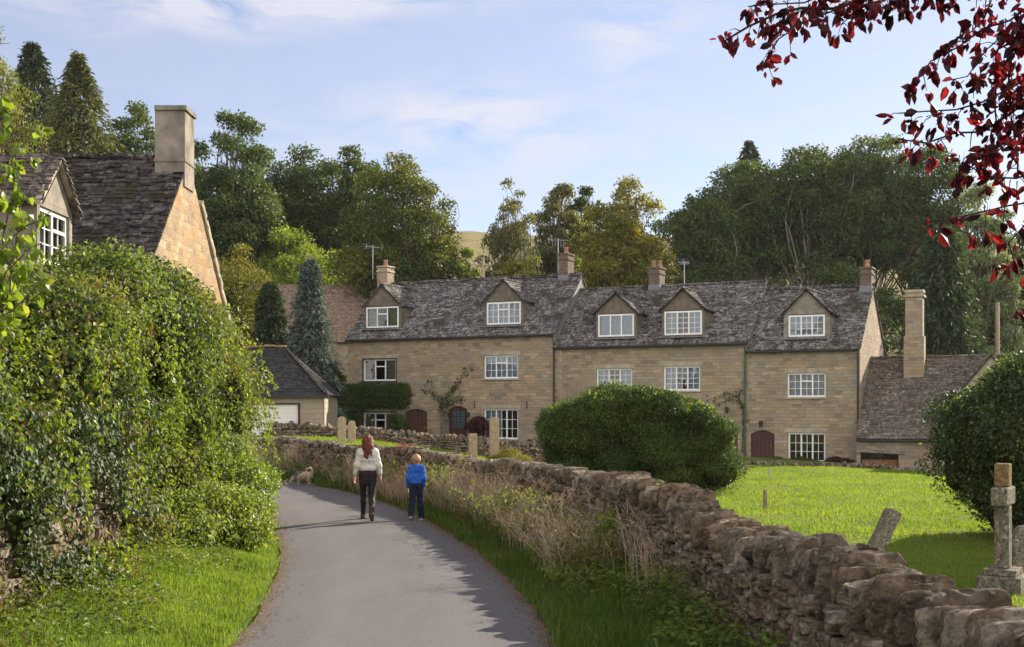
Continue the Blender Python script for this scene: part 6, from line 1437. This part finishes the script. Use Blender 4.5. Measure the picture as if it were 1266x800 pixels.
wear = [('trousers', 'jeans', [(J2['pel'] + (-.03,0,.02), J2['pel'] + (.03,0,.02), .088, .088)] + [(J2['hip'+s], J2['knee'+s], .078, .062) for s in 'lr'] + [(J2['knee'+s], J2['calf'+s], .060, .056) for s in 'lr'] + [(J2['calf'+s], J2['ank'+s] + (0, 0, .0), .057, .056) for s in 'lr'], .03, fold),
        ('sweatshirt', 'blue_top', [(v(-.045,0,.76), v(.045,0,.76), .090, .090), (v(-.055,0,.86), v(.055,0,.86), .092, .092), (v(-.07,0,.98), v(.07,0,.98), .086, .086), (v(-.07,0,1.035), v(.07,0,1.035), .058, .058), (v(0,-.03,1.04), v(0,-.05,1.0), .06, .05)] + [(J2['sho'+s], J2['elb'+s], .047, .043) for s in 'lr'] + [(J2['elb'+s], J2['wri'+s], .043, .036) for s in 'lr'], .04, fold),
        ('shoe', 'shoe', [(J2['heell'] + (0,0,.005), J2['toel'] + (0,0,.008), .038, .034)], .02, None), ('shoe', 'shoe', [(J2['heelr'] + (0,0,.012), J2['toer'] + (0,0,.01), .038, .032)], .02, None),
        ('shoe_sole', 'sole', [(J2['heell'] + (0,-.012,-.018), J2['toel'] + (0,0,-.012), .031, .030)], .02, None), ('shoe_sole', 'sole', [(J2['heelr'] + (0,-.004,-.008), J2['toer'] + (0,.01,-.008), .034, .030)], .02, None),
        ('hair', 'hair_blond', [(hd2 + (0,-.022,.032), hd2 + (0,.02,.042), .090, .082), (hd2 + (0,-.045,.0), hd2 + (0,-.045,-.045), .072, .050)], .03, lambda X, Y, Z: .004 * np.sin(X * 130 + 5 * np.sin(Z * 40)) * np.sin(Y * 90)),]
bx_ = P(514.5, 644, 23.7).x
human('boy in a bright blue sweatshirt and navy trousers walking away beside the woman', (bx_, 23.7, gz(bx_, 23.7) + .052), R(-3), J2, RB, hd2, .94, -.15, [('wril', (0,.1,-1), (.3,1,0)), ('wrir', (0,.1,-1), (-.3,1,0))], wear)
# dog: rump to the right with its tail curled over the back, head low at the verge on the left
dx_ = P(376, 600, 34.6).x; dz_ = gz(dx_, 34.6)
dg = thing('dog', 'small shaggy cream and grey dog sniffing at the verge with its tail curled up', 'dog', (dx_, 34.6, max(dz_, .03) - .01), R(28))
fur = lambda X, Y, Z: .010 * np.sin(X * 60 + 4 * np.sin(Z * 30)) * np.sin(Z * 70 + Y * 50) + .005 * np.sin(Y * 120 + X * 40)
# body axis along -x (head) to +x (rump)
pr = [(v(-.13,0,.27), v(.14,0,.28), .105, .10, .05), (v(-.13,0,.24), v(.10,0,.25), .09, .08, .05), (v(-.20,.0,.29), v(-.30,.0,.22), .07, .055, .04), (v(-.31,0,.20), v(-.335,0,.18), .068, .062, .03), (v(-.36,0,.15), v(-.41,0,.115), .040, .028, .02), (v(-.41,0,.115), v(-.42,0,.11), .026, .02, .01),
      (v(-.30,-.055,.24), v(-.315,-.085,.17), .024, .030, .02), (v(-.30,.055,.24), v(-.315,.085,.17), .024, .030, .02)]
for s in (-1, 1):
    y = .055 * s; f_ = .02 * s
    pr += [(v(-.16+f_,y,.22), v(-.165+f_,y,.13), .05, .040, .03), (v(-.165+f_,y,.13), v(-.155+f_,y,.035), .038, .030, .02), (v(-.155+f_,y,.03), v(-.185+f_,y,.026), .032, .028, .02),
           (v(.14,y,.24), v(.09+f_,y*1.1,.165), .068, .048, .03), (v(.09+f_,y*1.1,.165), v(.155+f_,y*1.1,.095), .042, .032, .02), (v(.155+f_,y*1.1,.095), v(.145+f_,y*1.1,.03), .030, .028, .02), (v(.145+f_,y*1.1,.03), v(.115+f_,y*1.1,.026), .032, .028, .02)]
pr += [(v(.20,0,.33), v(.225,0,.40), .04, .042, .03), (v(.225,0,.40), v(.17,0,.455), .045, .05, .03), (v(.17,0,.455), v(.10,.01,.43), .05, .045, .03), (v(.10,.01,.43), v(.08,.01,.39), .04, .025, .02)]
flesh('body', pr, 'fur', dg, .007, .03, fur)
flesh('grey_patch', [(v(-.12,0,.315), v(-.20,0,.31), .085, .07), (v(-.20,0,.30), v(-.29,0,.245), .077, .062)], 'fur_grey', dg, .008, .04, fur)
flesh('tail_patch', [(v(.165,-.01,.435), v(.12,-.01,.42), .052, .045)], 'fur_grey', dg, .007, .03, fur)
flesh('ear', [(v(-.30,-.062,.245), v(-.315,-.095,.16), .026, .033)], 'fur_grey', dg, .006, .02, fur); flesh('ear', [(v(-.30,.062,.245), v(-.315,.095,.16), .026, .033)], 'fur_grey', dg, .006, .02, fur)
e = MB(); e.tube([(-.425, 0, .118), (-.44, 0, .113), (-.446, 0, .11)], [.014, .015, .006], 8); e.build('nose', M['eye'], dg, True)
e = MB()
for s in (-1, 1): e.tube([(-.365, .03 * s, .205), (-.378, .034 * s, .203), (-.384, .035 * s, .202)], [.009, .010, .004], 8)
e.build('eyes', M['eye'], dg, True)
rg = np.random.default_rng(400); V, Fq = surface(pr, .02, .03); ii = rg.integers(0, len(V), 5200); c = V.mean(0); n = unit(V[ii] - np.array((np.clip(V[ii, 0], -.3, .14), np.zeros(len(ii)), np.full(len(ii), .26))).T)
m = MB(); p = V[ii] + rg.normal(size=(len(ii), 3)) * .006; leaves(m, p - n * .006, unit(np.cross(n, rg.normal(size=n.shape))), n * .35 + (.25, 0, -1), rg.uniform(.02, .055, len(ii)), np.full(len(ii), .006), .1, True)
m.build('coat', M['fur'], dg)
